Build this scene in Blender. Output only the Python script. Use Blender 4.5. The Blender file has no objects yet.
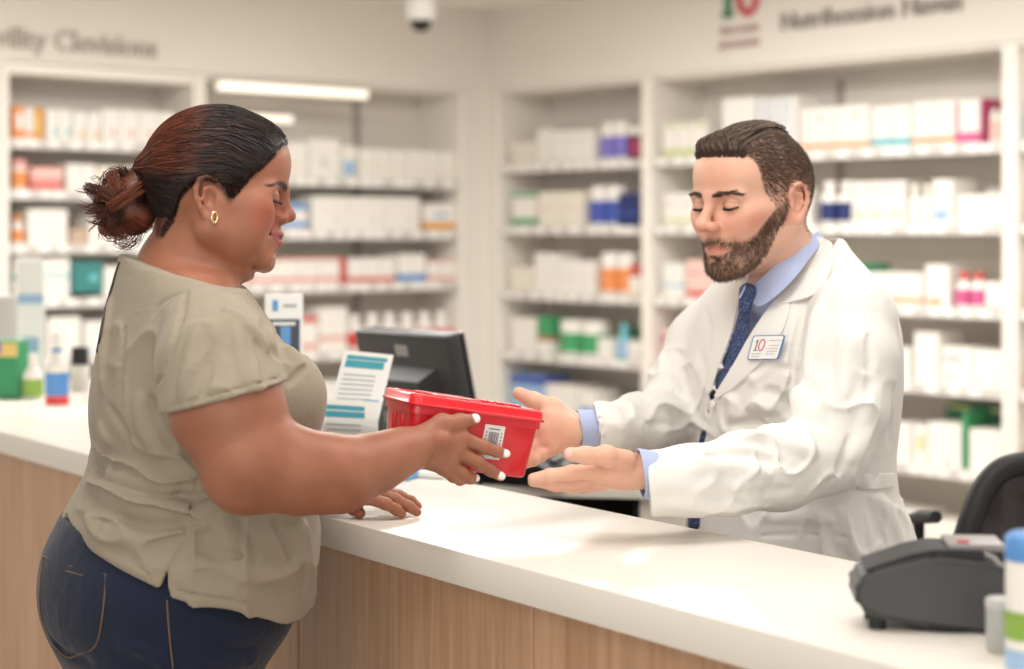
import bpy, bmesh, math, random
import numpy as np
from mathutils import Vector, Matrix
from mathutils.bvhtree import BVHTree

# ------------------------------------------------------------------ camera, world, lamps, exposure
SC = bpy.context.scene
COL = SC.collection
F = 1800.0            # focal length in pixels of the 1024 wide frame
HZ = 235.0            # picture row of the horizon
EYE = 1.45            # camera height (m)

cam_data = bpy.data.cameras.new('camera')
cam = bpy.data.objects.new('camera', cam_data)
COL.objects.link(cam)
cam.location = (0, 0, EYE)
cam.rotation_euler = (math.radians(90), 0, 0)
cam_data.sensor_fit = 'HORIZONTAL'
cam_data.sensor_width = 36.0
cam_data.lens = 36.0 * F / 1024
cam_data.shift_y = -(669 / 2 - HZ) / 1024
cam_data.clip_start = 0.05
cam_data.dof.use_dof = True
cam_data.dof.focus_distance = 2.42
cam_data.dof.aperture_fstop = 2.9
SC.camera = cam

world = bpy.data.worlds.new('world')
SC.world = world
world.use_nodes = True
wb = world.node_tree.nodes['Background']
wb.inputs[0].default_value = (1.0, 0.975, 0.94, 1)
wb.inputs[1].default_value = 0.85

def area(name, loc, size, power, rot=(0, 0, 0), color=(1, 0.975, 0.945)):
    l = bpy.data.lights.new(name, 'AREA')
    l.shape = 'RECTANGLE'
    l.size, l.size_y = size
    l.energy = power
    l.color = color
    o = bpy.data.objects.new(name, l)
    o.location = loc
    o.rotation_euler = rot
    COL.objects.link(o)
    return o

# recessed ceiling panels of the shop (all above the frame)
for i, (x, y, w) in enumerate([(-0.9, 0.6, 12), (0.9, 0.6, 12), (-0.2, 2.0, 16), (1.0, 2.7, 12), (-1.6, 5.0, 50),
                               (0.0, 5.6, 58), (1.7, 4.6, 42)]):
    area('ceiling_lamp', (x, y, 2.44), (1.2, 0.6), w)
# the bright shop front behind the camera
area('shopfront_light', (-0.6, -3.0, 1.9), (4.5, 2.2), 92, (math.radians(82), 0, 0), (1, 0.96, 0.9))

SC.view_settings.view_transform = 'Standard'
SC.view_settings.look = 'None'
SC.view_settings.gamma = 1
SC.view_settings.use_curve_mapping = False
SC.view_settings.exposure = -0.17
SC.cycles.use_denoising = True
SC.cycles.max_bounces = 8

# ------------------------------------------------------------------ small helpers
def P(px, py, y):
    """point seen at picture position (px, py) at distance y"""
    return Vector(((px - 512) / F * y, y, EYE - (py - HZ) / F * y))

def lin(c):
    return tuple(((v / 255) / 12.92 if v / 255 <= 0.04045 else ((v / 255 + 0.055) / 1.055) ** 2.4) for v in c)

MATS = {}
def mat(name, rgb, rough=0.5, metal=0.0, spec=0.5, bump=None, var=None, emis=0, sheen=0, coat=0, trans=0, alpha=1.0, sss=0):
    """bump = (scale, strength, stretch xyz), var = (scale, amount)"""
    if name in MATS:
        return MATS[name]
    m = bpy.data.materials.new(name)
    m.use_nodes = True
    nt = m.node_tree
    b = nt.nodes['Principled BSDF']
    col = (*lin(rgb), 1)
    b.inputs['Base Color'].default_value = col
    b.inputs['Roughness'].default_value = rough
    b.inputs['Metallic'].default_value = metal
    b.inputs['Specular IOR Level'].default_value = spec
    b.inputs['Sheen Weight'].default_value = sheen
    b.inputs['Coat Weight'].default_value = coat
    b.inputs['Transmission Weight'].default_value = trans
    b.inputs['Alpha'].default_value = alpha
    if sss:
        b.inputs['Subsurface Weight'].default_value = sss
        b.inputs['Subsurface Radius'].default_value = (0.012, 0.005, 0.003)
        b.inputs['Subsurface Scale'].default_value = 1.0
    if emis:
        b.inputs['Emission Color'].default_value = col
        b.inputs['Emission Strength'].default_value = emis
    tc = None
    if bump or var:
        tc = nt.nodes.new('ShaderNodeTexCoord')
    if var:
        n = nt.nodes.new('ShaderNodeTexNoise')
        n.inputs['Scale'].default_value = var[0]
        n.inputs['Detail'].default_value = 4
        mp = nt.nodes.new('ShaderNodeMapRange')
        mp.inputs['To Min'].default_value = 1 - var[1]
        mp.inputs['To Max'].default_value = 1 + var[1]
        mx = nt.nodes.new('ShaderNodeMix')
        mx.data_type = 'RGBA'
        mx.blend_type = 'MULTIPLY'
        mx.inputs[0].default_value = 1
        mx.inputs[6].default_value = col
        nt.links.new(tc.outputs['Object'], n.inputs['Vector'])
        nt.links.new(n.outputs['Fac'], mp.inputs['Value'])
        nt.links.new(mp.outputs[0], mx.inputs[7])
        nt.links.new(mx.outputs[2], b.inputs['Base Color'])
    if bump:
        n = nt.nodes.new('ShaderNodeTexNoise')
        n.inputs['Scale'].default_value = bump[0]
        n.inputs['Detail'].default_value = 5
        mpp = nt.nodes.new('ShaderNodeMapping')
        mpp.inputs['Scale'].default_value = bump[2] if len(bump) > 2 else (1, 1, 1)
        bp = nt.nodes.new('ShaderNodeBump')
        bp.inputs['Strength'].default_value = bump[1]
        bp.inputs['Distance'].default_value = 0.002
        nt.links.new(tc.outputs['Object'], mpp.inputs['Vector'])
        nt.links.new(mpp.outputs[0], n.inputs['Vector'])
        nt.links.new(n.outputs['Fac'], bp.inputs['Height'])
        nt.links.new(bp.outputs[0], b.inputs['Normal'])
    MATS[name] = m
    return m

def tag(o, label=None, cat=None, group=None, kind=None):
    if label: o['label'] = label
    if cat: o['category'] = cat
    if group: o['group'] = group
    if kind: o['kind'] = kind
    return o

def empty(name, loc=(0, 0, 0), rz=0.0):
    o = bpy.data.objects.new(name, None)
    o.empty_display_size = 0.05
    o.location = loc
    o.rotation_euler = (0, 0, rz)
    COL.objects.link(o)
    return o

class MB:
    """collects shapes with several materials into one mesh"""
    def __init__(self):
        self.v, self.f, self.m, self.mats, self.sm = [], [], [], [], []
    def mi(self, m):
        if m not in self.mats: self.mats.append(m)
        return self.mats.index(m)
    def add(self, verts, faces, m, smooth=False, M=None):
        k = len(self.v)
        for p in verts:
            p = Vector(p)
            self.v.append(tuple(M @ p) if M is not None else tuple(p))
        i = self.mi(m)
        for f in faces:
            self.f.append([q + k for q in f]); self.m.append(i); self.sm.append(smooth)
        return self
    def bm(self, b, m, smooth=False, M=None):
        b.verts.index_update()
        vs = [v.co.copy() for v in b.verts]
        fs = [[v.index for v in f.verts] for f in b.faces]
        b.free()
        return self.add(vs, fs, m, smooth, M)
    def box(self, lo, hi, m, bev=0.0, seg=1, M=None, taper=None):
        b = bmesh.new()
        bmesh.ops.create_cube(b, size=1)
        lo, hi = Vector(lo), Vector(hi)
        for v in b.verts:
            t = v.co + Vector((.5, .5, .5))
            v.co = Vector((lo[i] + (hi[i] - lo[i]) * t[i] for i in range(3)))
        if taper:
            c = (lo + hi) / 2
            for v in b.verts:
                if v.co.z < c.z:
                    v.co.x = c.x + (v.co.x - c.x) * taper; v.co.y = c.y + (v.co.y - c.y) * taper
        if bev:
            bmesh.ops.bevel(b, geom=list(b.edges), offset=bev, segments=seg, affect='EDGES', profile=0.6)
        return self.bm(b, m, bev > 0 and seg > 1, M)
    def lathe(self, prof, m, n=20, M=None, smooth=True, cap=True):
        """prof = [(r, z)...]"""
        vs, fs = [], []
        for r, z in prof:
            for i in range(n):
                a = 2 * math.pi * i / n
                vs.append((r * math.cos(a), r * math.sin(a), z))
        for j in range(len(prof) - 1):
            for i in range(n):
                a, b_ = j * n + i, j * n + (i + 1) % n
                fs.append([a, b_, b_ + n, a + n])
        if cap:
            fs.append(list(range(n))[::-1]); fs.append([(len(prof) - 1) * n + i for i in range(n)])
        return self.add(vs, fs, m, smooth, M)
    def tube(self, pts, r, m, n=8, M=None, closed=False):
        pts = [Vector(p) for p in pts]
        rr = r if isinstance(r, (list, tuple)) else [r] * len(pts)
        vs, fs = [], []
        N = len(pts)
        up = None
        for i, p in enumerate(pts):
            a = pts[(i - 1) % N] if (i > 0 or closed) else p
            c = pts[(i + 1) % N] if (i < N - 1 or closed) else p
            t = (c - a).normalized()
            if up is None:
                up = t.orthogonal().normalized()
            up = (up - t * up.dot(t)).normalized()
            s = t.cross(up)
            for k in range(n):
                q = 2 * math.pi * k / n
                vs.append(p + (up * math.cos(q) + s * math.sin(q)) * rr[i])
        R = N if closed else N - 1
        for i in range(R):
            for k in range(n):
                a, b_ = i * n + k, i * n + (k + 1) % n
                c, d = ((i + 1) % N) * n + (k + 1) % n, ((i + 1) % N) * n + k
                fs.append([a, b_, c, d])
        if not closed:
            fs.append(list(range(n))[::-1]); fs.append([(N - 1) * n + k for k in range(n)])
        return self.add(vs, fs, m, True, M)
    def prism(self, poly, z0, z1, m, M=None, bev=0.0, seg=2):
        """poly of (x, y), extruded along z"""
        b = bmesh.new()
        vs = [b.verts.new((x, y, z0)) for x, y in poly]
        f = b.faces.new(vs)
        r = bmesh.ops.extrude_face_region(b, geom=[f])
        for g in r['geom']:
            if isinstance(g, bmesh.types.BMVert): g.co.z = z1
        bmesh.ops.recalc_face_normals(b, faces=b.faces)
        if bev:
            bmesh.ops.bevel(b, geom=list(b.edges), offset=bev, segments=seg, affect='EDGES')
        return self.bm(b, m, bev > 0, M)
    def build(self, name, parent=None, loc=None, rz=None, sub=0, fixn=True):
        me = bpy.data.meshes.new(name)
        me.from_pydata(self.v, [], self.f)
        for m in self.mats: me.materials.append(m)
        me.polygons.foreach_set('material_index', self.m)
        me.polygons.foreach_set('use_smooth', self.sm)
        me.update()
        if fixn:
            b = bmesh.new(); b.from_mesh(me)
            bmesh.ops.recalc_face_normals(b, faces=b.faces)
            b.to_mesh(me); b.free()
        if any(self.sm):
            try: me.set_sharp_from_angle(angle=math.radians(50))
            except Exception: pass
        o = bpy.data.objects.new(name, me)
        COL.objects.link(o)
        if parent: o.parent = parent
        if loc is not None: o.location = loc
        if rz is not None: o.rotation_euler = (0, 0, rz)
        if sub:
            s = o.modifiers.new('sub', 'SUBSURF'); s.levels = s.render_levels = sub
        return o

def copy_tree(o, parent=None):
    c = o.copy(); COL.objects.link(c); c.parent = parent
    for ch in [x for x in o.children]:
        copy_tree(ch, c)
    return c

def text_mesh(name, s, size, m, depth=0.004, parent=None, M=None, bold=0.0):
    cu = bpy.data.curves.new(name, 'FONT')
    cu.body = s; cu.size = size; cu.extrude = depth; cu.offset = bold
    cu.align_x = 'CENTER'; cu.align_y = 'CENTER'
    cu.resolution_u = 4
    o = bpy.data.objects.new(name, cu)
    COL.objects.link(o)
    dg = bpy.context.evaluated_depsgraph_get()
    me = bpy.data.meshes.new_from_object(o.evaluated_get(dg))
    bpy.data.objects.remove(o)
    me.materials.clear(); me.materials.append(m)
    r = bpy.data.objects.new(name, me)
    COL.objects.link(r)
    if M is not None: me.transform(M)
    if parent: r.parent = parent
    return r

# ------------------------------------------------------------------ the room
M_WALL = mat('wall_paint', (230, 224, 215), 0.75, bump=(180, 0.05))
M_CEIL = mat('ceiling_paint', (238, 233, 226), 0.8)
M_SHELF = mat('white_laminate', (240, 234, 224), 0.45)
M_BACK = mat('shelf_back', (226, 218, 208), 0.6)
M_RAIL = mat('price_rail', (205, 200, 194), 0.35)
M_TAG = mat('price_tag', (246, 244, 238), 0.5)
M_STD = mat('upright_channel', (170, 163, 155), 0.45)
M_FLOOR = mat('floor_vinyl', (184, 176, 166), 0.35, var=(3, 0.05))

CORNER = Vector((-0.114, 8.2, 0))
RX, RY = Vector((0.643, -0.766, 0)).normalized(), Vector((0.766, 0.643, 0)).normalized()
LX, LY = Vector((0.766, 0.643, 0)).normalized(), Vector((-0.643, 0.766, 0)).normalized()
ROT = {'R': math.atan2(RX.y, RX.x), 'L': math.atan2(LX.y, LX.x)}
AX = {'R': (RX, RY), 'L': (LX, LY)}
CEIL = 2.47
SOFF = 2.10

def tx(side, px):
    """local x on the shelving front plane (from the corner) seen at column px"""
    a = AX[side][0]
    k = (px - 512) / F
    return (k * CORNER.y - CORNER.x) / (a.x - k * a.y)

def MW(side, x=0.0, y=0.0, z=0.0):
    a, n = AX[side]
    return Matrix.Translation(CORNER + a * x + n * y + Vector((0, 0, z))) @ Matrix.Rotation(ROT[side], 4, 'Z')

def struct(name, mb):
    o = mb.build(name); o['kind'] = 'structure'; return o

b = MB(); b.box((-7, -4, -0.1), (6, 12, 0), M_FLOOR); struct('floor', b)
b = MB(); b.box((-7, -4, CEIL), (6, 12, CEIL + 0.1), M_CEIL); struct('ceiling', b)
DEP = 0.33
# walls behind the shelving and the boxed-out fascia over it
b = MB(); b.box((0, DEP, 0), (6.0, DEP + 0.12, CEIL), M_WALL, M=MW('R')); struct('wall_right', b)
b = MB(); b.box((-6.0, DEP, 0), (DEP, DEP + 0.12, CEIL), M_WALL, M=MW('L')); struct('wall_back', b)
b = MB(); b.box((0.0, 0, SOFF), (6.0, DEP, CEIL), M_WALL, M=MW('R'))
b.box((0.0, 0, 0), (tx('R', 495), DEP, SOFF), M_WALL, M=MW('R')); struct('trim_1', b)
b = MB(); b.box((-6.0, 0, SOFF), (0.0, DEP, CEIL), M_WALL, M=MW('L'))
b.box((tx('L', 465), 0, 0), (0, DEP, SOFF), M_WALL, M=MW('L'))
b.box((-6.0, 0, 0), (tx('L', 2) - 0.002, DEP, SOFF), M_WALL, M=MW('L')); struct('trim_2', b)

# ---- shelving bays
BAYS = {'L': [], 'R': []}
def bay(side, px0, px1, zs, label, stdpx=(), tops=False):
    x0, x1 = tx(side, px0), tx(side, px1)
    w = x1 - x0
    u = empty('shelving_unit', (MW(side, x0) @ Vector((0, 0, 0))), ROT[side])
    tag(u, label, 'shelves', 'white shelving bays along the two walls')
    T = 0.03
    BAYS[side].append((x0 + T + .003, x1 - T - .003))
    for xx in (0, w - T):
        b = MB(); b.box((xx + 0.001, 0.0, 0.0), (xx + T - 0.001, DEP - 0.002, SOFF - 0.002), M_SHELF, 0.002); b.build('side_panel', u)
    b = MB(); b.box((T, DEP - 0.022, 0.0), (w - T, DEP - 0.004, SOFF - 0.002), M_BACK); b.build('back_panel', u)
    for sx in stdpx:
        b = MB(); b.box((sx * w - 0.017, DEP - 0.034, 0.08), (sx * w + 0.017, DEP - 0.0225, SOFF - 0.05), M_STD, 0.001)
        b.build('upright_channel', u)
    hh = 0.045 if tops else 0.016
    b = MB(); b.box((T, 0.004, SOFF - hh), (w - T, DEP - 0.024, SOFF - 0.003), M_SHELF, 0.002); b.build('top_panel', u)
    b = MB(); b.box((T, 0.03, 0.0), (w - T, DEP - 0.03, 0.09), M_SHELF, 0.002); b.build('plinth', u)
    rnd = random.Random(px0)
    for z in zs:
        b = MB(); b.box((T + 0.001, 0.012, z + 0.012), (w - T - 0.001, DEP - 0.036, z + 0.035), M_SHELF, 0.002)
        s = b.build('shelf', u)
        b = MB(); b.box((T + 0.001, 0.004, z), (w - T - 0.001, 0.0115, z + 0.037), M_RAIL, 0.001)
        x = T + 0.03
        while x < w - T - 0.08:
            ww = rnd.choice((0.035, 0.045, 0.05))
            b.box((x, 0.0015, z + 0.004), (x + ww, 0.0042, z + 0.033), M_TAG)
            x += ww + rnd.choice((0.012, 0.03, 0.05, 0.07))
        b.build('price_rail', s)
    return u

ZR = [1.728, 1.45, 1.16, 0.89, 0.60, 0.30]
ZL = [1.655, 1.43, 1.205, 0.915, 0.62, 0.32]
ZA = [1.775, 1.583, 1.378, 1.172, 0.95, 0.70, 0.38]
bay('L', 2, 200, ZA, 'white shelving bay on the back wall, at the far left behind the woman', tops=True)
bay('L', 200, 465, ZL, 'white shelving bay on the back wall, beside the room corner', (0.72,))
bay('R', 495, 646, ZR, 'narrow white shelving bay on the right wall, beside the room corner', ())
bay('R', 646, 1009, ZR, 'wide white shelving bay on the right wall, behind the pharmacist', (0.44,))
bay('R', 1009, 1300, ZR, 'white shelving bay at the right edge of the photo, past the pharmacist', (0.5,))

# ---- linear lamps in the bay behind the woman
M_LED = mat('led_tube', (255, 246, 228), 0.5, emis=1.0)
M_WHITE = mat('white_plastic', (238, 236, 230), 0.4)
def led(side, px0, px1, y, z, label):
    x0, x1 = tx(side, px0), tx(side, px1)
    e = empty('linear_lamp', MW(side, x0, y, z) @ Vector((0, 0, 0)), ROT[side])
    tag(e, label, 'light')
    L = x1 - x0
    b = MB(); b.box((0, 0.012, 0.0), (L, 0.045, 0.042), M_WHITE, 0.004, 2); b.build('housing', e)
    b = MB(); b.box((0.004, -0.006, 0.004), (L - 0.004, 0.0115, 0.038), M_LED, 0.006, 3); b.build('diffuser', e)
led('L', 212, 361, -0.055, 2.03, 'long glowing white linear lamp fixed just below the back wall fascia')
led('L', 252, 326, 0.25, 1.93, 'short glowing white linear lamp inside the bay behind the woman')

# ---- dome camera in the ceiling
M_BLACK = mat('black_plastic', (26, 25, 27), 0.3)
d = empty('security_camera', P(421, 10, 7.0))
tag(d, 'small white dome security camera with a black lens hanging from the ceiling', 'security camera')
b = MB(); b.lathe([(0.055, CEIL - d.location.z), (0.06, -0.01), (0.058, -0.03), (0.046, -0.042)], M_WHITE, 28); b.build('housing', d)
b = MB(); b.lathe([(0.042, -0.040), (0.040, -0.058), (0.030, -0.075), (0.014, -0.084), (0.001, -0.086)], M_BLACK, 24); b.build('lens_dome', d)

# ---- fascia lettering and logo
M_GREYT = mat('grey_letters', (186, 176, 164), 0.6)
M_GREYD = mat('dark_grey_letters', (158, 149, 141), 0.6)
M_GRN = mat('logo_green', (56, 132, 92), 0.5)
M_RED = mat('logo_red', (200, 58, 78), 0.5)
M_PINKT = mat('logo_caption', (190, 160, 152), 0.6)
def wallpos(side, px, py):
    x = tx(side, px)
    w = MW(side, x) @ Vector((0, 0, 0))
    return x, EYE + (HZ - py) / F * w.y
def fascia_text(s, side, px, py, size, m, name, label, cat='sign', stretch=1.0, bold=0.0, sh=0.0):
    x, z = wallpos(side, px, py)
    o = text_mesh(name, s, size, m, 0.006, bold=bold)
    o.data.transform(Matrix.Diagonal((stretch, 1, 1, 1)))
    o.data.transform(Matrix.Rotation(math.radians(90), 4, 'X'))
    o.location = MW(side, x, -0.0065, z) @ Vector((0, 0, 0))
    o.rotation_euler = (0, 0, ROT[side])
    return tag(o, label, cat)
fascia_text('ivility Clevisions', 'L', 76, 43, 0.112, M_GREYT, 'wall_sign', 'raised grey lettering on the back wall fascia above the left shelves', stretch=0.96, bold=0.0015)
fascia_text('Nutrihossion Haven', 'R', 868, 13, 0.094, M_GREYD, 'wall_sign', 'raised grey lettering on the right wall fascia above the pharmacist', stretch=1.08, bold=0.0008)
x, z = wallpos('R', 740, 2)
lg = empty('wall_logo', MW('R', x, -0.0065, z) @ Vector((0, 0, 0)), ROT['R'])
tag(lg, 'green and red number logo with small caption on the right wall fascia', 'logo')
RXM = Matrix.Rotation(math.radians(90), 4, 'X')
b = MB()
b.box((-0.088, -0.006, -0.055), (-0.032, 0.006, -0.035), M_GRN); b.box((-0.073, -0.006, -0.055), (-0.047, 0.006, 0.11), M_GRN)
b.box((-0.092, -0.006, 0.062), (-0.072, 0.006, 0.088), M_GRN)
b.build('digit_one', lg)
b = MB()
ring = [(0.046 + 0.048 * math.cos(a), 0.0, 0.030 + 0.078 * math.sin(a)) for a in [2 * math.pi * i / 40 for i in range(40)]]
b.tube(ring, 0.0135, M_RED, 8, closed=True); b.build('digit_zero', lg)
for s, zz in (('thoa coole', -0.105), ('pharmacies', -0.160)):
    o = text_mesh('caption', s, 0.047, M_PINKT, 0.003, lg, Matrix.Translation((0.0, 0, zz)) @ RXM, bold=0.001)

# ------------------------------------------------------------------ goods on the shelves
PALE = (240, 236, 228)
PC = {'w': PALE, 'c': (236, 228, 214), 'g': (214, 210, 204), 'red': (206, 74, 66), 'pink': (228, 160, 152), 'orange': (232, 146, 84),
      'amber': (226, 158, 66), 'teal': (110, 188, 196), 'dteal': (58, 130, 126), 'green': (70, 158, 104), 'dgreen': (34, 112, 78),
      'lime': (196, 206, 138), 'blue': (88, 146, 210), 'royal': (62, 84, 170), 'navy': (34, 48, 104), 'purple': (124, 112, 196),
      'mag': (206, 92, 142), 'dmag': (160, 44, 86), 'black': (40, 32, 38), 'brown': (196, 170, 146), 'grey': (176, 176, 180), 'lblue': (158, 190, 222), 'yellow': (230, 200, 120), 'rose': (236, 200, 190)}
def pm(c):
    return mat('print_' + c, PC[c], 0.42)

MESHC = {}
def carton(w, d, h, base, pats):
    key = ('c', round(w, 3), round(d, 3), round(h, 3), base, tuple(pats))
    if key not in MESHC:
        b = MB()
        b.box((0, 0, 0), (w, d, h), pm(base), 0.0012)
        for (u0, u1, v0, v1, c) in pats:
            b.box((u0 * w + 0.001, -0.0006, v0 * h + 0.001), (u1 * w - 0.001, 0.0005, v1 * h - 0.001), pm(c))
            if u0 <= 0.01 and u1 >= 0.99:
                b.box((-0.0006, 0.001, v0 * h + 0.001), (0.0005, d - 0.001, v1 * h - 0.001), pm(c))
                b.box((w - 0.0005, 0.001, v0 * h + 0.001), (w + 0.0006, d - 0.001, v1 * h - 0.001), pm(c))
        o = b.build('carton'); me = o.data; bpy.data.objects.remove(o)
        MESHC[key] = me
    return MESHC[key]

def bottle_meshes(w, h, base, capc, labc, tub):
    key = ('b', round(w, 3), round(h, 3), base, capc, labc, tub)
    if key not in MESHC:
        r = w / 2
        ch = h * (0.24 if tub else 0.2)
        bh = h - ch
        b = MB()
        if tub:
            b.lathe([(r * .9, 0), (r, .004), (r, bh * .93), (r * .9, bh)], pm(base), 20)
        else:
            b.lathe([(r * .9, 0), (r, .004), (r, bh * .72), (r * .8, bh * .86), (r * .5, bh * .95), (r * .5, bh)], pm(base), 20)
        o = b.build('bottle'); m1 = o.data; bpy.data.objects.remove(o)
        b = MB(); cr = r * (0.98 if tub else .62)
        b.lathe([(cr, bh + .0005), (cr, h - .003), (cr * .93, h)], pm(capc), 20); o = b.build('cap'); m2 = o.data; bpy.data.objects.remove(o)
        b = MB(); b.lathe([(r + .0007, bh * .12), (r + .0007, bh * (.84 if tub else .66))], pm(labc), 20, cap=False)
        o = b.build('label_wrap', fixn=False); m3 = o.data; bpy.data.objects.remove(o)
        MESHC[key] = (m1, m2, m3)
    return MESHC[key]

def inst(name, me, M=None, parent=None):
    o = bpy.data.objects.new(name, me); COL.objects.link(o)
    if parent: o.parent = parent
    if M is not None: o.matrix_world = M
    return o

rp = random.Random(5)
def run(side, z, px0, px1, n, h, spec, label, y=0.03, d=0.15, gap=0.004, zoff=0.0, cat=None):
    """n alike goods between two columns; spec = ('carton', base, pats) or ('bottle'|'tub', base, cap, label)"""
    x0, x1 = tx(side, px0), tx(side, px1)
    mid = (x0 + x1) / 2
    for b0, b1 in BAYS[side]:
        if b0 < mid < b1: x0, x1 = max(x0, b0), min(x1, b1)
    w = (x1 - x0) / n
    kind = spec[0]
    grp = label if n > 1 else None
    hid = 'hidden' in label
    def nth(i):
        if n == 1: return label
        w_ = {2: ('left', 'right'), 3: ('leftmost', 'middle', 'rightmost')}.get(n) or ['leftmost', 'second from left', 'third from left', 'fourth from left', 'fifth from left', 'sixth from left'][:n - 1] + ['rightmost']
        t = label + ', ' + w_[i] + (' one' if len(w_[i].split()) == 1 else '')
        assert len(t.split()) <= 16, t
        return t
    for i in range(n):
        x = x0 + w * i + gap / 2
        ww = w - gap
        jy = rp.uniform(0, 0.006)
        if kind == 'carton':
            o = inst('medicine_carton', carton(ww, d, h, spec[1], spec[2]), MW(side, x, y + jy, z + 0.0355 + zoff))
            tag(o, nth(i), cat or 'box', grp)
        else:
            ms = bottle_meshes(ww, h, spec[1], spec[2], spec[3], kind == 'tub')
            o = inst('medicine_bottle' if kind == 'bottle' else 'medicine_tub', ms[0], MW(side, x + ww / 2, y + jy + ww / 2, z + 0.0355 + zoff))
            tag(o, nth(i), cat or 'bottle', grp)
            c = inst('cap' if kind == 'bottle' else 'lid', ms[1], parent=o); inst('printed_label', ms[2], parent=o)

def K(base, *pats): return ('carton', base, tuple(pats))
def band(v0, v1, c): return (0, 1, v0, v1, c)
def dot(u, v, c, s=.1): return (u - s, u + s, v - s, v + s, c)

# -- back wall, far left bay
z = ZA[0]
run('L', z, 17, 29, 1, .125, K('orange', (0.25, .9, .3, .8, 'w')), 'orange and white carton on the top shelf, next to the left post')
run('L', z, 29, 38, 1, .12, K('w', band(.1, .25, 'orange')), 'slim white carton with an orange base between two orange cartons')
run('L', z, 38, 48, 1, .12, K('amber', (0.1, .6, .2, .8, 'yellow')), 'amber yellow carton on the far left bay, top shelf')
run('L', z, 50, 76, 2, .12, K('w', dot(.7, .3, 'teal', .14)), 'white carton with a teal spot, top shelf of the far left bay')
run('L', z, 77, 105, 2, .115, K('w', dot(.7, .25, 'amber', .14)), 'white carton with an orange spot, top shelf of the far left bay')
run('L', z, 106, 180, 4, .13, K('w', dot(.6, .3, 'pink', .12)), 'plain white carton with a pink spot, top shelf behind the woman')
z = ZA[1]
run('L', z, 18, 34, 1, .115, ('tub', 'w', 'pink', 'orange'), 'round tub with a red lid and orange label, second shelf far left')
run('L', z, 35, 67, 1, .09, K('pink', band(.1, .3, 'red'), band(.6, .9, 'rose')), 'wide pink and red carton, second shelf of the far left bay')
run('L', z, 70, 100, 2, .105, K('w'), 'white carton right of the wide pink one, second shelf far left')
run('L', z, 101, 180, 4, .10, K('c'), 'cream carton on the second shelf behind the hair bun')
z = ZA[2]
run('L', z, 18, 30, 1, .11, ('bottle', 'w', 'orange', 'orange'), 'small orange and white bottle, third shelf far left')
run('L', z, 32, 72, 1, .135, K('w', dot(.7, .25, 'c', .12)), 'large plain white carton on the third shelf far left')
run('L', z, 74, 92, 1, .06, K('brown'), 'small tan carton beside the hair bun, third shelf')
run('L', z, 93, 180, 4, .11, K('w'), 'plain white carton on the third shelf right of the tan one')
z = ZA[3]
run('L', z, 18, 47, 2, .165, K('w', band(.45, .55, 'teal')), 'tall white carton with a thin teal stripe, fourth shelf far left')
run('L', z, 48, 74, 1, .155, K('w', band(.52, .6, 'teal')), 'white carton with a teal stripe beside the dark teal one')
run('L', z, 76, 107, 1, .12, K('dteal', (.55, .85, .35, .6, 'teal')), 'dark teal carton on the fourth shelf near the woman’s back', zoff=.02)
run('L', z, 108, 180, 3, .12, K('w'), 'plain white carton on the fourth shelf behind the woman’s back')
z = ZA[4]
run('L', z, 20, 50, 2, .13, K('c'), 'cream carton on the fifth shelf behind the counter bottles')
run('L', z, 52, 85, 1, .15, K('w', dot(.3, .5, 'g', .12)), 'square white carton on the fifth shelf above the counter bottles')
run('L', z, 88, 180, 4, .13, K('w', band(.1, .2, 'lblue')), 'white carton with a pale blue base, fifth shelf behind the woman')
z = ZA[5]
run('L', z, 18, 180, 7, .15, K('w', band(.1, .25, 'green')), 'white carton with a green base, sixth shelf of the far left bay')
# -- back wall, bay by the corner
z = ZL[0]
run('L', z, 212, 288, 4, .15, K('w', dot(.5, .3, 'g', .1)), 'white carton on the top shelf just behind the woman’s head')
run('L', z, 290, 312, 1, .15, K('w', dot(.4, .3, 'c', .2)), 'tall white carton on the top shelf, in front of her forehead')
run('L', z, 313, 345, 1, .17, K('w', dot(.5, .4, 'g', .12)), 'tallest white carton on the top shelf of the corner bay')
run('L', z, 346, 361, 1, .145, K('w', (.1, .95, .1, .55, 'lblue')), 'white carton with a pale blue print, top shelf of the corner bay')
run('L', z, 363, 460, 6, .135, K('w', (0.02, .1, .1, .9, 'c'), dot(.5, .4, 'c', .16)), 'white carton in the row by the pillar, top shelf of corner bay')
z = ZL[1]
run('L', z, 212, 284, 3, .14, K('w'), 'white carton hidden behind the woman’s cheek, second shelf')
run('L', z, 287, 312, 1, .12, K('w', band(.15, .35, 'blue'), band(.75, .98, 'blue')), 'white carton with two blue bands in front of her nose')
run('L', z, 316, 424, 3, .15, K('w', dot(.7, .35, 'g', .06), (.1, .8, .6, .66, 'c')), 'large white carton on the second shelf of the corner bay')
run('L', z, 428, 463, 1, .125, K('w', band(.06, .34, 'amber'), (.3, .8, .5, .65, 'lblue')), 'white carton with a wide amber base beside the corner pillar')
z = ZL[2]
run('L', z, 212, 345, 6, .115, K('w', band(.1, .28, 'pink'), band(.9, .99, 'red')), 'white carton with red edges, third shelf beside her chin')
run('L', z, 345.5, 351, 1, .11, K('red'), 'thin red carton standing on edge, third shelf of the corner bay', d=.13)
run('L', z, 352, 400, 3, .11, K('w', band(.05, .25, 'red')), 'white carton with a red base, third shelf, middle of the corner bay')
run('L', z, 402, 430, 1, .125, K('w', band(.04, .3, 'blue')), 'white carton with a blue base, third shelf of the corner bay')
run('L', z, 432, 463, 2, .10, K('w', band(.05, .25, 'pink'), band(.88, .99, 'pink')), 'white carton with pink edges, third shelf by the corner pillar')
z = ZL[3]
run('L', z, 212, 300, 4, .13, K('w', band(.5, .7, 'green')), 'white carton with a green band behind the small counter sign')
run('L', z, 303, 322, 1, .16, K('w', band(.8, .98, 'red'), band(.1, .25, 'pink')), 'white carton with a red top, fourth shelf above the leaflets')
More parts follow.
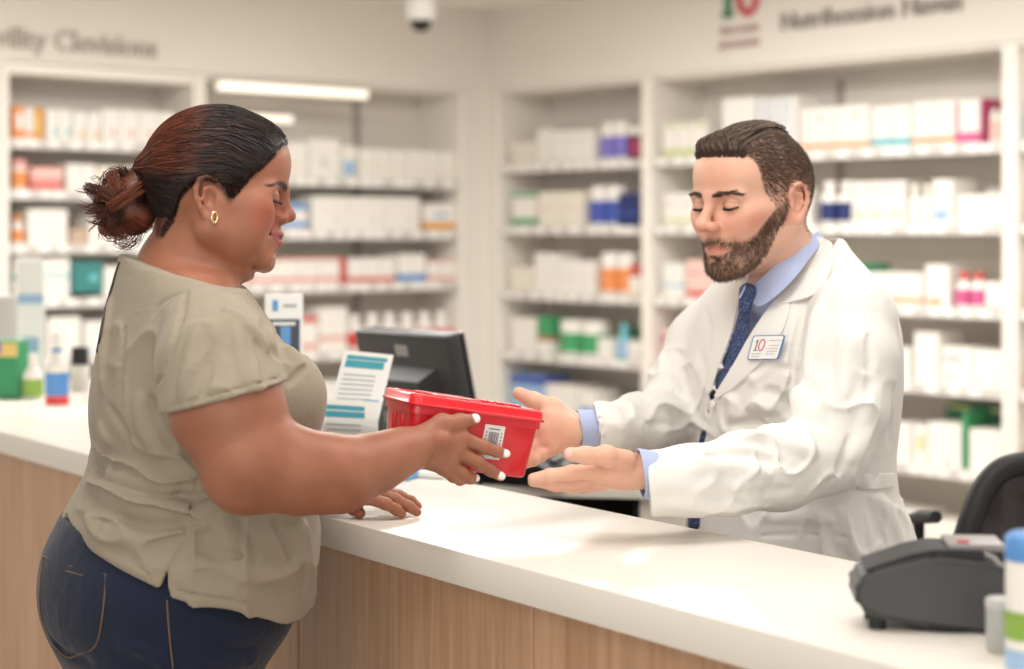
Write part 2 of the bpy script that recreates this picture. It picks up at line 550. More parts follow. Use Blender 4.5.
run('L', z, 323, 352, 1, .19, K('w', band(.25, .36, 'pink')), 'tall white carton with a pink band, fourth shelf above the leaflets')
run('L', z, 355, 460, 6, .155, ('bottle', 'w', 'w', 'red'), 'small white bottle with a red label in the row above the monitor')
z = ZL[4]
run('L', z, 212, 345, 5, .17, K('w', band(.1, .3, 'amber')), 'white carton with an amber base, fifth shelf behind the leaflets')
run('L', z, 350, 460, 5, .15, K('w', band(.4, .5, 'g')), 'white carton with a grey band, fifth shelf behind the monitor')
# -- right wall, narrow bay
z = ZR[0]
run('R', z, 505, 530, 2, .10, K('c', dot(.5, .5, 'g', .2)), 'faded cream carton on the top shelf next to the corner pillar')
run('R', z, 531, 545, 1, .155, K('w'), 'tall white carton on the top shelf of the narrow bay')
run('R', z, 546, 588, 3, .14, K('w', (.1, .9, .7, .75, 'g')), 'plain white carton, top shelf of the narrow bay')
run('R', z, 591, 618, 2, .165, ('tub', 'w', 'w', 'purple'), 'white tub with a purple label, top shelf of the narrow bay')
run('R', z, 619, 633, 1, .14, ('tub', 'black', 'w', 'dmag'), 'black and magenta tub with a white lid, top shelf of the narrow bay')
z = ZR[1]
run('R', z, 506, 530, 1, .155, K('w', band(.06, .26, 'green'), band(.86, .98, 'green')), 'white carton with green top and base, second shelf by the corner pillar')
run('R', z, 533, 577, 2, .155, K('c', (.1, .9, .5, .56, 'rose')), 'large cream carton, second shelf of the narrow bay')
run('R', z, 579, 611, 2, .175, ('tub', 'w', 'w', 'royal'), 'white tub with a royal blue label, second shelf of the narrow bay')
run('R', z, 612, 633, 2, .14, K('navy', (.2, .7, .3, .5, 'royal')), 'navy blue carton on the second shelf of the narrow bay')
z = ZR[2]
run('R', z, 505, 527, 2, .11, K('c'), 'small cream carton on the third shelf next to the corner pillar')
run('R', z, 528, 552, 1, .175, K('w'), 'tall white carton on the third shelf of the narrow bay')
run('R', z, 553, 588, 3, .145, K('w', (.2, .8, .4, .5, 'c')), 'white carton left of the orange bottles, third shelf')
run('R', z, 590, 622, 2, .18, ('tub', 'w', 'w', 'orange'), 'pill bottle with an orange label and white lid, third shelf')
run('R', z, 623, 634, 1, .08, K('w', band(.1, .2, 'amber')), 'small white carton beside the post, third shelf of the narrow bay')
run('R', z, 624, 634, 1, .05, K('red', (.1, .9, .2, .4, 'brown')), 'little dark red carton lying on a small white one', zoff=.081, d=.1)
z = ZR[3]
run('R', z, 505, 530, 1, .155, K('w'), 'square white carton, fourth shelf next to the corner pillar')
run('R', z, 532, 545, 1, .165, K('green', band(0, .35, 'w'), band(.35, .45, 'red')), 'green carton with a white base and red line, fourth shelf')
run('R', z, 548, 590, 2, .155, ('tub', 'w', 'w', 'green'), 'white tub with a green label, fourth shelf of the narrow bay')
run('R', z, 592, 607, 1, .085, K('w'), 'small white carton beside the green tubs, fourth shelf')
run('R', z, 609, 619, 1, .15, ('bottle', 'teal', 'teal', 'lblue'), 'slim pale teal bottle, fourth shelf of the narrow bay')
run('R', z, 621, 634, 1, .08, K('w', band(.2, .4, 'g')), 'small white carton beside the teal bottle, fourth shelf')
run('R', z, 592, 634, 2, .12, K('dgreen'), 'dark green carton behind the teal bottle, fourth shelf', y=.195, d=.08)
z = ZR[4]
run('R', z, 505, 538, 2, .19, K('lblue', band(.78, .99, 'royal')), 'pale blue carton with a royal blue top, fifth shelf of the narrow bay')
run('R', z, 540, 572, 1, .16, K('w', band(.75, .99, 'w'), band(.2, .3, 'lblue')), 'white carton above the man’s far thumb, fifth shelf')
run('R', z, 573, 590, 1, .15, K('w', (.1, .9, .1, .5, 'blue')), 'white carton with a blue patch above the man’s far hand')
run('R', z, 592, 634, 2, .10, K('w'), 'low white carton on the fifth shelf beside the post')
run('R', z, 545, 634, 3, .06, K('royal'), 'flat dark blue carton at the back of the fifth shelf', y=.2, d=.08, zoff=.0)
z = ZR[5]
run('R', z, 505, 634, 5, .15, K('w', band(.1, .3, 'g')), 'white carton with a grey base, lowest shelf of the narrow bay')
# -- right wall, wide bay
z = ZR[0]
run('R', z, 657, 700, 3, .145, K('w', band(.06, .24, 'lime'), (.3, .9, .85, .97, 'lime')), 'white carton with a lime base, top shelf behind the man’s hair')
run('R', z, 716, 750, 1, .225, K('w'), 'tallest plain white carton above the man’s hair')
run('R', z, 751, 792, 5, .215, K('w', (0.0, .22, 0.02, .98, 'blue')), 'upright white carton with a blue spine above the man’s hair')
run('R', z, 794, 864, 2, .165, K('w', band(.06, .18, 'orange'), dot(.6, .75, 'red', .05)), 'white carton with a red-orange base line, top shelf')
run('R', z, 865, 905, 2, .155, K('w', band(.06, .24, 'teal'), dot(.6, .75, 'teal', .07)), 'white carton with a teal base, top shelf of the wide bay')
run('R', z, 906, 949, 2, .16, K('w', band(.08, .2, 'orange'), dot(.5, .75, 'orange', .05)), 'white carton with an orange base, top shelf of the wide bay')
run('R', z, 950, 974, 1, .155, K('w', band(.04, .28, 'mag'), (.0, .12, .2, .95, 'mag')), 'white carton with a magenta base, top shelf of the wide bay')
run('R', z, 975, 981, 1, .155, K('dmag'), 'thin dark magenta carton standing beside a magenta and white one', d=.12)
run('R', z, 982, 999, 2, .15, ('bottle', 'w', 'dmag', 'rose'), 'small pale bottle with a dark magenta cap, top shelf')
z = ZR[1]
run('R', z, 657, 692, 2, .135, K('w', band(.1, .22, 'lime'), (.2, .6, .6, .75, 'g')), 'white carton with a lime base line, second shelf left of his face')
run('R', z, 693, 805, 5, .14, K('w'), 'white carton hidden behind the man’s head, second shelf')
run('R', z, 810, 844, 2, .165, ('bottle', 'w', 'w', 'navy'), 'white bottle with a navy label behind the man’s ear')
run('R', z, 846, 899, 3, .16, K('w', (.15, .8, .2, .3, 'yellow'), (.15, .8, .75, .8, 'lime')), 'white carton with faint yellow print, second shelf of the wide bay')
run('R', z, 900, 924, 2, .145, ('bottle', 'w', 'c', 'w'), 'plain white bottle on the second shelf of the wide bay')
run('R', z, 926, 947, 1, .16, K('w', (.1, .8, .08, .35, 'lblue')), 'white carton with a pale blue patch, second shelf')
run('R', z, 950, 999, 2, .105, K('w', (.3, .8, .2, .3, 'teal')), 'low white carton with small teal print, second shelf')
run('R', z, 952, 976, 2, .13, K('g'), 'grey carton behind the low white cartons, second shelf', y=.19, d=.08)
z = ZR[2]
run('R', z, 657, 678, 1, .14, K('w', band(.3, .4, 'lblue')), 'white carton with a pale blue line, third shelf left of his chin')
run('R', z, 680, 725, 2, .155, K('rose', band(.05, .2, 'red'), (.1, .7, .6, .7, 'pink')), 'pale pink carton with a red base, third shelf behind his collar')
run('R', z, 727, 845, 5, .12, K('w'), 'white carton hidden behind the man’s collar, third shelf')
run('R', z, 846, 859, 1, .15, K('green'), 'small green carton peeping over his shoulder')
run('R', z, 861, 917, 2, .12, K('w', band(.1, .25, 'orange')), 'white carton with an orange base, third shelf by his shoulder')
run('R', z, 919, 943, 1, .15, K('w', (.1, .7, .05, .2, 'orange')), 'tall white carton with an orange mark, third shelf of the wide bay')
run('R', z, 946, 977, 2, .125, ('bottle', 'w', 'red', 'mag'), 'white bottle with a red cap and magenta label, third shelf')
run('R', z, 979, 999, 1, .095, K('w', band(.0, .15, 'rose')), 'small white carton beside the red-capped bottles, third shelf')
z = ZR[3]
run('R', z, 657, 692, 2, .14, K('rose', band(.6, .8, 'mag'), band(.05, .2, 'pink')), 'pink carton on the fourth shelf above his far arm')
run('R', z, 693, 905, 7, .12, K('w'), 'white carton hidden behind the man’s chest, fourth shelf')
run('R', z, 908, 933, 1, .18, K('w'), 'tall plain white carton beside his sleeve, fourth shelf')
run('R', z, 935, 966, 1, .135, K('w', (.1, .7, .62, .75, 'grey'), dot(.3, .22, 'red', .06)), 'white carton with grey lettering and a red dot, fourth shelf')
run('R', z, 967, 999, 1, .13, K('w', dot(.2, .15, 'grey', .07), dot(.7, .15, 'grey', .07)), 'white carton with two grey dots, fourth shelf')
z = ZR[4]
run('R', z, 657, 905, 7, .14, K('w'), 'white carton hidden behind the man’s back, fifth shelf')
run('R', z, 907, 921, 1, .14, K('w', dot(.6, .55, 'yellow', .2)), 'white carton with a yellow mark beside his coat, fifth shelf')
run('R', z, 922, 956, 1, .155, K('w', dot(.6, .12, 'grey', .08)), 'big white carton in front of the green box, fifth shelf')
run('R', z, 963, 999, 1, .145, K('w'), 'big white carton right of the green spine, fifth shelf')
run('R', z, 957, 961, 1, .20, K('green'), 'thin green carton wedged between two white cartons', d=.12)
run('R', z, 912, 999, 2, .21, K('dgreen', (.05, .6, .9, .97, 'lime')), 'dark green box at the back of the fifth shelf', y=.19, d=.09)
z = ZR[5]
run('R', z, 657, 915, 6, .13, K('w'), 'white carton hidden behind the man’s hips, lowest shelf')
run('R', z, 917, 957, 1, .11, K('w', (.1, .6, .1, .3, 'green')), 'white carton with a green mark on the lowest shelf by the chair')
run('R', z, 959, 999, 2, .12, K('w'), 'white carton hidden behind the black chair, lowest shelf')
# -- right wall, bay at the picture's edge
for z, c, lb in zip(ZR, (band(.1, .6, 'lblue'), band(.1, .3, 'red'), band(.1, .4, 'yellow'), band(.1, .3, 'red'), band(.4, .6, 'red'), band(.1, .3, 'green')),
                    ('pale blue and white carton at the right edge, top shelf', 'white carton with a red base at the right edge, second shelf',
                     'white carton with a yellow base at the right edge, third shelf', 'white carton with a red base at the right edge, fourth shelf',
                     'white carton with a red band at the right edge, fifth shelf', 'white carton with a green base at the right edge, lowest shelf')):
    run('R', z, 1022, 1090, 2, .15, K('w', c), lb)

# ------------------------------------------------------------------ the service counter
M_QUARTZ = mat('white_quartz', (236, 230, 219), 0.3, var=(260, 0.02), spec=0.5)
def wood_mat():
    m = bpy.data.materials.new('light_oak_laminate'); m.use_nodes = True
    nt = m.node_tree; b = nt.nodes['Principled BSDF']
    tc = nt.nodes.new('ShaderNodeTexCoord'); mp = nt.nodes.new('ShaderNodeMapping')
    mp.inputs['Scale'].default_value = (34, 34, 1.6)
    n1 = nt.nodes.new('ShaderNodeTexNoise'); n1.inputs['Scale'].default_value = 2.2; n1.inputs['Detail'].default_value = 7; n1.inputs['Distortion'].default_value = 0.6
    mp2 = nt.nodes.new('ShaderNodeMapping'); mp2.inputs['Scale'].default_value = (5, 5, 0.8)
    n2 = nt.nodes.new('ShaderNodeTexNoise'); n2.inputs['Scale'].default_value = 2; n2.inputs['Detail'].default_value = 3
    mx = nt.nodes.new('ShaderNodeMix'); mx.data_type = 'FLOAT'; mx.inputs[0].default_value = 0.4
    cr = nt.nodes.new('ShaderNodeValToRGB')
    cr.color_ramp.elements[0].position = 0.3; cr.color_ramp.elements[0].color = (*lin((180, 138, 106)), 1)
    cr.color_ramp.elements[1].position = 0.72; cr.color_ramp.elements[1].color = (*lin((220, 182, 149)), 1)
    L = nt.links.new
    L(tc.outputs['Object'], mp.inputs[0]); L(tc.outputs['Object'], mp2.inputs[0]); L(mp.outputs[0], n1.inputs[0]); L(mp2.outputs[0], n2.inputs[0])
    L(n1.outputs['Fac'], mx.inputs[2]); L(n2.outputs['Fac'], mx.inputs[3]); L(mx.outputs[0], cr.inputs[0]); L(cr.outputs[0], b.inputs['Base Color'])
    b.inputs['Roughness'].default_value = 0.45
    return m
M_WOOD = wood_mat()
M_GAP = mat('shadow_gap_board', (84, 60, 46), 0.7)
M_DARKW = mat('dark_toe_kick', (52, 46, 42), 0.6)
CT = 1.05
CO = Vector((0.056, 2.10, 0))
CX, CY = Vector((0.574, -0.819, 0)).normalized(), Vector((0.819, 0.574, 0)).normalized()
CROT = math.atan2(CX.y, CX.x)
CM = Matrix.Translation(CO) @ Matrix.Rotation(CROT, 4, 'Z')
X0, X1 = -3.3, 1.45
CD = 0.361
b = MB(); b.box((X0, 0, CT - 0.044), (X1, CD, CT), M_QUARTZ, 0.0025, 2, M=None)
wt = b.build('worktop', None, CO, CROT)
tag(wt, 'long white stone worktop running diagonally across the photo under both people’s hands', 'countertop')
ct = empty('service_counter', CO, CROT)
tag(ct, 'light oak panelled counter base carrying the long white worktop', 'counter')
b = MB(); b.box((X0 + .02, 0.045, 0.10), (X1 - .02, CD - 0.03, CT - 0.0445), M_GAP); b.build('carcass', ct)
xs = []
x = -0.0912
while x > X0: x -= 0.597
x += 0.597 if x < X0 else 0
cuts = [X0 + .01] + [c for c in np.arange(x, X1, 0.597)] + [X1 - .01]
for a, c in zip(cuts[:-1], cuts[1:]):
    if c - a < 0.03: continue
    b = MB(); b.box((a + .0012, 0.026, 0.10), (c - .0012, 0.0448, CT - 0.052), M_WOOD, 0.0012); b.build('front_panel', ct)
b = MB(); b.box((X0 + .02, 0.06, 0.0), (X1 - .02, CD - 0.05, 0.0995), M_DARKW); b.build('plinth', ct)

def onc(px, py, z=CT):
    """point of the horizontal plane z seen at (px, py)"""
    y = F * (EYE - z) / (py - HZ)
    return P(px, py, y)

# ---- low desk behind the counter
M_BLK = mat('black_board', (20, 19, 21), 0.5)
dk = empty('back_desk', (-0.01, 3.58, 0), math.radians(-9))
tag(dk, 'low white desk with a black open niche behind the counter, under the man’s hands', 'desk')
DZ = 0.952
b = MB(); b.box((-0.45, 0.0, DZ - .022), (0.60, .62, DZ), M_SHELF, .003, 2); b.build('desk_top', dk)
b = MB(); b.box((-0.45, 0.02, 0), (-0.42, .60, DZ - .0225), M_SHELF); b.box((0.262, .02, 0), (.60, .60, DZ - .0225), M_SHELF, .002)
b.box((-0.4195, 0.02, 0), (.2615, .60, .62), M_SHELF); b.build('desk_body', dk)
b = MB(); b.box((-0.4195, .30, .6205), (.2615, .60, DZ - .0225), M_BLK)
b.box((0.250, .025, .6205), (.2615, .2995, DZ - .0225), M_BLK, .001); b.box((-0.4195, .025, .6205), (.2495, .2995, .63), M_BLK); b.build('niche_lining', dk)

# ---- monitor
M_MON = mat('monitor_plastic', (48, 47, 49), 0.42)
M_MON2 = mat('monitor_bezel', (30, 30, 32), 0.3)
M_LOGO = mat('badge_silver', (150, 148, 146), 0.35, metal=.3)
mo = empty('computer_monitor', (0, 0, 0)); mo.location = P(417, 480, 3.55); mo.location.z = DZ + .001
tag(mo, 'black computer monitor seen from behind above the red container', 'monitor')
MW_, MH = 0.305, 0.25
YAW = math.radians(-50)          # back faces the camera, turned to the left
TIP = math.radians(13)
ctr = P(415, 394, 3.5)
Mm = Matrix.Translation(ctr - mo.location) @ Matrix.Rotation(YAW, 4, 'Z') @ Matrix.Rotation(TIP, 4, 'X')
# local -y is the back of the monitor, towards the camera
b = MB(); b.box((-MW_/2, -0.012, -MH/2), (MW_/2, 0.02, MH/2), M_MON, .009, 3, M=Mm); b.build('rear_shell', mo)
b = MB(); b.box((-MW_/2 + .002, 0.0203, -MH/2 + .002), (MW_/2 - .002, 0.032, MH/2 - .002), M_MON2, .004, 2, M=Mm); b.build('screen_bezel', mo)
b = MB()
hv = [(-.12, -.0121, -.12), (.10, -.0121, -.12), (.10, -.0121, .06), (-.12, -.0121, .06), (-.09, -.05, -.12), (.075, -.05, -.12), (.075, -.042, .040), (-.09, -.042, .040)]
b.add(hv, [[0, 1, 5, 4], [1, 2, 6, 5], [2, 3, 7, 6], [3, 0, 4, 7], [4, 5, 6, 7], [3, 2, 1, 0]], M_MON, M=Mm); b.build('rear_hump', mo)
b = MB(); b.box((-.02, -.0132, .080), (.020, -.0118, .102), M_LOGO, .0004, M=Mm); b.build('badge', mo)
b = MB(); b.box((-.045, -.0505, -.045), (-.005, -.0455, -.025), M_LOGO, .0004, M=Mm); b.build('sticker', mo)
q = ctr - mo.location
b = MB(); b.box((q.x - .02, q.y - .055, .012), (q.x + .05, q.y - .015, q.z - .03), M_MON2, .008, 3)
b.box((q.x - .10, q.y - .13, 0), (q.x + .13, q.y + .07, .0119), M_MON2, .005, 2); b.build('stand', mo)

# ---- telephone behind the counter
M_PHONE = mat('phone_plastic', (34, 34, 38), 0.35)
ph = empty('desk_telephone', (0, 0, 0)); ph.location = P(534, 490, 3.66); ph.location.z = DZ + .001; ph.rotation_euler = (0, 0, math.radians(-24))
tag(ph, 'black desk telephone behind the counter, below the red container', 'telephone')
b = MB(); b.prism([(-.09, 0), (.10, 0), (.10, .02), (.02, .055), (-.09, .075)], -.10, .10, M_PHONE, M=Matrix.Rotation(math.radians(90), 4, 'X'), bev=.005); b.build('phone_body', ph)
b = MB(); b.tube([(-.06, -.125, .098), (-.06, -.08, .103), (-.05, 0, .118), (-.06, .08, .103), (-.06, .125, .098)], [.017, .022, .013, .022, .017], M_PHONE, 12); b.build('handset', ph)
b = MB()
for i in range(4):
    for j in range(3):
        b.box((.005 + i * .021, -.04 + j * .028, .062 - i * .0095), (.019 + i * .021, -.02 + j * .028, .069 - i * .0095), M_LOGO, .001)
b.build('keypad', ph)
def smooth_path0(p): return p
# slim grey scanner / cable block beside it
M_CAB = mat('cable_black', (24, 24, 26), .5)
cb = MB(); p0 = ph.location
cb.tube(smooth_path0([p0 + Vector(v) for v in ((.165, -.08, .005), (.19, -.11, .005), (.23, -.10, .005), (.25, -.06, .005), (.22, -.02, .005), (.17, .0, .005))]), .004, M_CAB, 8)
tag(cb.build('cable'), 'black looped cable lying on the low desk by the telephone', 'cable')

# ---- leaflets in a clear stand on the counter
M_ACR = mat('clear_acrylic', (250, 252, 252), .05, trans=1.0, spec=.5)
M_PAPER = mat('leaflet_paper', (244, 246, 242), .6)
M_TEAL = mat('leaflet_teal', (66, 164, 184), .5)
M_INK = mat('leaflet_ink', (176, 184, 188), .6)
M_BLUEINK = mat('leaflet_blue', (104, 160, 214), .5)
base = onc(372, 478)
st = empty('leaflet_stand', base, math.radians(-4))
tag(st, 'clear acrylic leaflet stand on the worktop in front of the woman’s chest', 'stand')
# board leans back to the right as in the photograph
YB = base.y
def lq(px, py, dy=0.0):
    return P(px, py, YB + dy) - base
def sheet(name, cs, th, m, parent=None):
    """thin solid from four corners (tl, tr, br, bl)"""
    nrm = (cs[1] - cs[0]).cross(cs[3] - cs[0]).normalized() * th
    b = MB(); vs = list(cs) + [c + nrm for c in cs]
    b.add(vs, [[0, 1, 2, 3], [7, 6, 5, 4], [0, 4, 5, 1], [1, 5, 6, 2], [2, 6, 7, 3], [3, 7, 4, 0]], m)
    return b.build(name, parent)
def lerp(a, b_, t): return a + (b_ - a) * t
def patch(cs, u0, u1, v0, v1, off, m, mb):
    def q(u, v): return lerp(lerp(cs[0], cs[1], u), lerp(cs[3], cs[2], u), v)
    n = (cs[1] - cs[0]).cross(cs[3] - cs[0]).normalized()
    if n.y > 0: n = -n
    mb.add([q(u0, v0) + n * off, q(u1, v0) + n * off, q(u1, v1) + n * off, q(u0, v1) + n * off], [[0, 1, 2, 3]], m)
def leaflet(name, cs, label, marks, par=None):
    e = empty(name, base)
    tag(e, label, 'leaflet')
    sheet('paper', cs, .0025, M_PAPER, e)
    mb = MB()
    for (u0, u1, v0, v1, m) in marks: patch(cs, u0, u1, v0, v1, .0008 + .0025 * 0, m, mb)
    mb.build('printing', e)
    return e
tall = [lq(345, 350, .06), lq(393.5, 355, .06), lq(372, 447, .03), lq(318, 447, .03)]
lines = [(.08, .9, .045, .085, M_TEAL), (.08, .86, .095, .17, M_TEAL)] + [(.1, .75, .24 + i * .05, .255 + i * .05, M_INK) for i in range(7)] + [(.62, .92, .50, .57, M_BLUEINK)]
leaflet('tall_leaflet', tall, 'taller white leaflet with a teal heading, leaning in the stand', lines)
low = [lq(322, 398, -.02), lq(378, 402, -.02), lq(378, 474, -.03), lq(322, 474, -.03)]
lines = [(.05, .76, .08, .14, M_TEAL), (.05, .76, .16, .24, M_TEAL)] + [(.08, .7, .33 + i * .07, .35 + i * .07, M_INK) for i in range(7)]
leaflet('short_leaflet', low, 'shorter white leaflet with a teal band in front of the taller one', lines)
sheet('rear_plate', [lq(333, 400, .07), lq(388, 400, .07), lq(383, 477, .045), lq(320, 477, .045)], .003, M_ACR, st)
sheet('front_plate', [lq(318, 420, -.035), lq(382, 420, -.035), lq(382, 477, -.04), lq(318, 477, -.04)], .003, M_ACR, st)
b = MB(); b.box((-.085, -.05, .0005), (.022, .06, .0035), M_ACR, .001); b.build('foot_plate', st)
pk = onc(403, 478)
b = MB(); b.box((-.04, -.03, 0.0005), (.022, .04, .012), mat('packet_blue', (96, 168, 220), .5), .002)
tag(b.build('pamphlet_packet', None, pk, math.radians(-20)), 'small blue packet lying on the worktop below the red container’s left end', 'packet')
b = MB(); b.box((-.03, -.02, 0.0005), (.03, .03, .010), M_PAPER, .002)
tag(b.build('paper_pad', None, onc(433, 477), math.radians(-25)), 'small white pad on the worktop beside the blue packet', 'pad')

# ---- framed card on the counter behind the woman's shoulder
M_NAVYP = mat('sign_dark_print', (70, 78, 96), .4)
pb = onc(284, 452)
sg = empty('counter_sign', pb, math.radians(6))
tag(sg, 'small upright counter sign with a white header over a dark picture', 'sign')
k = pb.y / F
hw = 19 * k
z0, z1 = .012, (452 - 294) * k
b = MB(); b.box((-hw, -.004, z0), (hw, .004, z1), M_PAPER, .002, 2); b.build('board', sg)
b = MB(); b.box((-hw + .006, -.0052, z0 + .06), (hw - .006, -.0042, z1 - 25 * k), M_NAVYP); b.build('picture', sg)
b = MB(); b.box((-hw + .014, -.0056, z1 - 17 * k), (-hw + .024, -.0042, z1 - 6 * k), M_BLUEINK); b.box((-hw + .034, -.0056, z1 - 13 * k), (hw - .012, -.0042, z1 - 10 * k), M_INK)
b.box((-.006, -.0062, z1 - 52 * k), (.012, -.0054, z1 - 32 * k), M_BLUEINK); b.box((-hw + .014, -.0062, z1 - 31 * k), (hw - .014, -.0054, z1 - 28 * k), M_PAPER); b.build('header_print', sg)
b = MB(); b.box((-hw - .005, -.04, .0005), (hw + .005, .04, .0118), M_ACR, .002, 2); b.build('base', sg)

# ---- things on the far left of the counter
def cbottle(name, px, py, wpx, hpx, parts, label, cat='bottle'):
    o0 = onc(px, py); k = o0.y / F
    e = empty(name, o0 + Vector((0, 0, .0006))); tag(e, label, cat)
    for nm, prof, m in parts:
        b = MB(); b.lathe([(r * wpx * k, z * hpx * k) for r, z in prof], m, 24, cap=(nm != 'printed_label')); b.build(nm, e)
    return e
PL = lambda c: mat('pl_' + c, PC[c], .35)
cbottle('sanitizer_bottle', 57, 404, 23, 72,
        [('body', [(.46, 0), (.5, .02), (.5, .45), (.46, .56), (.3, .66), (.2, .72)], PL('w')),
         ('printed_label', [(.51, .12), (.51, .44)], PL('blue')),
         ('base_band', [(.515, .0), (.515, .115)], mat('pl_redbase', (224, 70, 66), .4)),
         ('collar', [(.24, .725), (.24, .77)], PL('blue')),
         ('cap', [(.22, .775), (.22, .9), (.14, .97), (.12, 1.0)], PL('w'))], 'white bottle with a blue label, blue collar and red base on the left worktop')
cbottle('spray_bottle', 33, 399, 20, 44,
        [('body', [(.46, 0), (.5, .03), (.5, .5), (.36, .64), (.18, .74)], PL('w')),
         ('printed_label', [(.51, .06), (.51, .46)], mat('pl_leaf', (140, 176, 76), .4)),
         ('cap', [(.19, .745), (.19, .95), (.12, 1.0)], PL('w'))], 'squat white bottle with a leaf-green label left of the red-based bottle')
o0 = onc(10, 398); k = o0.y / F
g = empty('product_box', o0, math.radians(-12)); tag(g, 'green carton with yellow and violet print on the left end of the worktop', 'box')
b = MB(); b.box((-.035, -.03, .0005), (.035, .03, 58 * k), mat('pl_green', (60, 150, 100), .4), .002); b.build('carton_body', g)
b = MB(); b.box((-.0345, -.0308, 42 * k), (.0345, -.0299, 56 * k), PL('yellow')); b.box((-.034, -.0316, 45 * k), (-.008, -.0309, 56 * k), PL('purple')); b.build('printed_panel', g)
o0 = onc(31, 392); k = o0.y / F
g = empty('display_stand', o0 + Vector((0, .0, 0)), math.radians(4)); tag(g, 'tall narrow white display card with a pale blue stripe behind the squat bottle', 'display')
b = MB(); b.box((-.034, -.006, .0005), (.034, .006, 132 * k), M_PAPER, .003, 2); b.build('card', g)
b = MB(); b.box((-.032, -.0074, 88 * k), (.032, -.0061, 98 * k), PL('lblue')); b.build('stripe', g)
b = MB(); b.box((-.02, -.0074, 40 * k), (.02, -.0061, 55 * k), PL('lblue')); b.build('printing', g)
o0 = onc(3, 393); k = o0.y / F
b = MB(); b.box((-.03, -.01, .0005), (.028, .02, 96 * k), mat('pl_grey', (206, 202, 200), .4), .003, 2)
tag(b.build('grey_carton', None, o0 + Vector((0, .05, 0)), 0), 'pale grey carton standing behind the green one at the left edge', 'box')
o0 = onc(80, 392); k = o0.y / F
g = empty('small_jar', o0); tag(g, 'white jar with a black lid close behind the woman’s back', 'jar')
b = MB(); b.lathe([(.022, .0005), (.024, .004), (.024, 24 * k), (.021, 27 * k)], PL('w'), 20); b.build('body', g)
b = MB(); b.lathe([(.022, 27.3 * k), (.022, 43 * k), (.019, 45 * k)], M_BLACK, 20); b.build('lid', g)

# ---- payment terminal on the right
M_TERM = mat('terminal_plastic', (62, 62, 64), .45, bump=(900, .08))
M_TERM2 = mat('terminal_rubber', (34, 34, 36), .6)
M_TERMT = mat('terminal_top', (140, 134, 132), .4)
to = onc(938, 634)
te = empty('payment_terminal', to, math.radians(-6)); tag(te, 'dark grey wedge-shaped card payment terminal on the worktop at the right', 'card terminal')
k = to.y / F
def tp(px, py): return ((px - 938) * k, (634 - py) * k)
side = [tp(854, 596), tp(858, 583), tp(872, 573), tp(912, 562), tp(934, 557), tp(990, 562), tp(1012, 570), tp(1012, 632), tp(1000, 635), tp(935, 630), tp(880, 622), tp(859, 611)]
R90 = Matrix.Rotation(math.radians(90), 4, 'X')
b = MB(); b.prism(side, -.085, .0, M_TERM, M=R90, bev=.006, seg=3)
b.build('body', te)
top = [tp(866, 573), tp(912, 556), tp(934, 551), tp(985, 552), tp(985, 561), tp(934, 557), tp(912, 562), tp(872, 574)]
b = MB(); b.prism(top, -.079, -.006, M_TERM2, M=R90, bev=.0015, seg=2); b.build('keypad_cover', te)
b = MB(); b.box((tp(950, 0)[0], .012, tp(0, 553)[1]), (tp(1006, 0)[0], .075, tp(0, 546)[1]), M_TERMT, .002, 2)
b.box((tp(960, 0)[0], .02, tp(0, 546)[1]), (tp(972, 0)[0], .03, tp(0, 543.5)[1]), mat('key_red', (196, 70, 70), .4), .001); b.build('keys', te)
b = MB(); b.lathe([(.040, .0), (.044, .004), (.044, .012), (.036, .016)], M_TERM2, 28, M=Matrix.Translation((.012, .045, .0005))); b.build('swivel_base', te)
for fx, fy in ((-.058, .02), (-.058, .068)):
    b = MB(); b.lathe([(.009, .0), (.009, .016)], M_TERM2, 12, M=Matrix.Translation((fx, fy, .0005))); b.build('foot', te)

# ---- bottle and cup at the right edge
o0 = onc(1031, 672); k = o0.y / F
e = empty('tall_canister', o0 + Vector((0, 0, .0006))); tag(e, 'white canister with a blue rim and green label at the lower right edge', 'canister')
R_ = 25 * k
b = MB(); b.lathe([(R_ * .97, 0), (R_, .003), (R_, 120 * k), (R_ * .95, 123 * k)], PL('w'), 32); b.build('body', e)
b = MB(); b.lathe([(R_ + .0006, 112 * k), (R_ + .0006, 134 * k), (R_ * .8, 139 * k), (.004, 140 * k)], PL('blue'), 32); b.build('lid', e)
b = MB(); b.lathe([(R_ + .0007, 34 * k), (R_ + .0007, 62 * k)], mat('pl_leaf', (140, 176, 76), .4), 32, cap=False); b.build('green_band', e)
b = MB(); b.lathe([(R_ + .0007, 4 * k), (R_ + .0007, 24 * k)], PL('lblue'), 32, cap=False); b.build('blue_band', e)
o0 = onc(1000, 652); k = o0.y / F
e = empty('small_cup', o0 + Vector((0, 0, .0006))); tag(e, 'small translucent grey cup between the terminal and the canister', 'cup')
R_ = 14 * k
b = MB(); b.lathe([(R_ * .9, 0), (R_, .004), (R_, 48 * k), (R_ * .92, 50 * k)], mat('cup_grey', (176, 176, 172), .3), 28); b.build('body', e)
b = MB(); b.lathe([(R_ * 1.04, 44 * k), (R_ * 1.04, 52 * k), (R_ * .9, 54 * k)], mat('cup_lid', (196, 196, 192), .3), 28); b.build('lid', e)

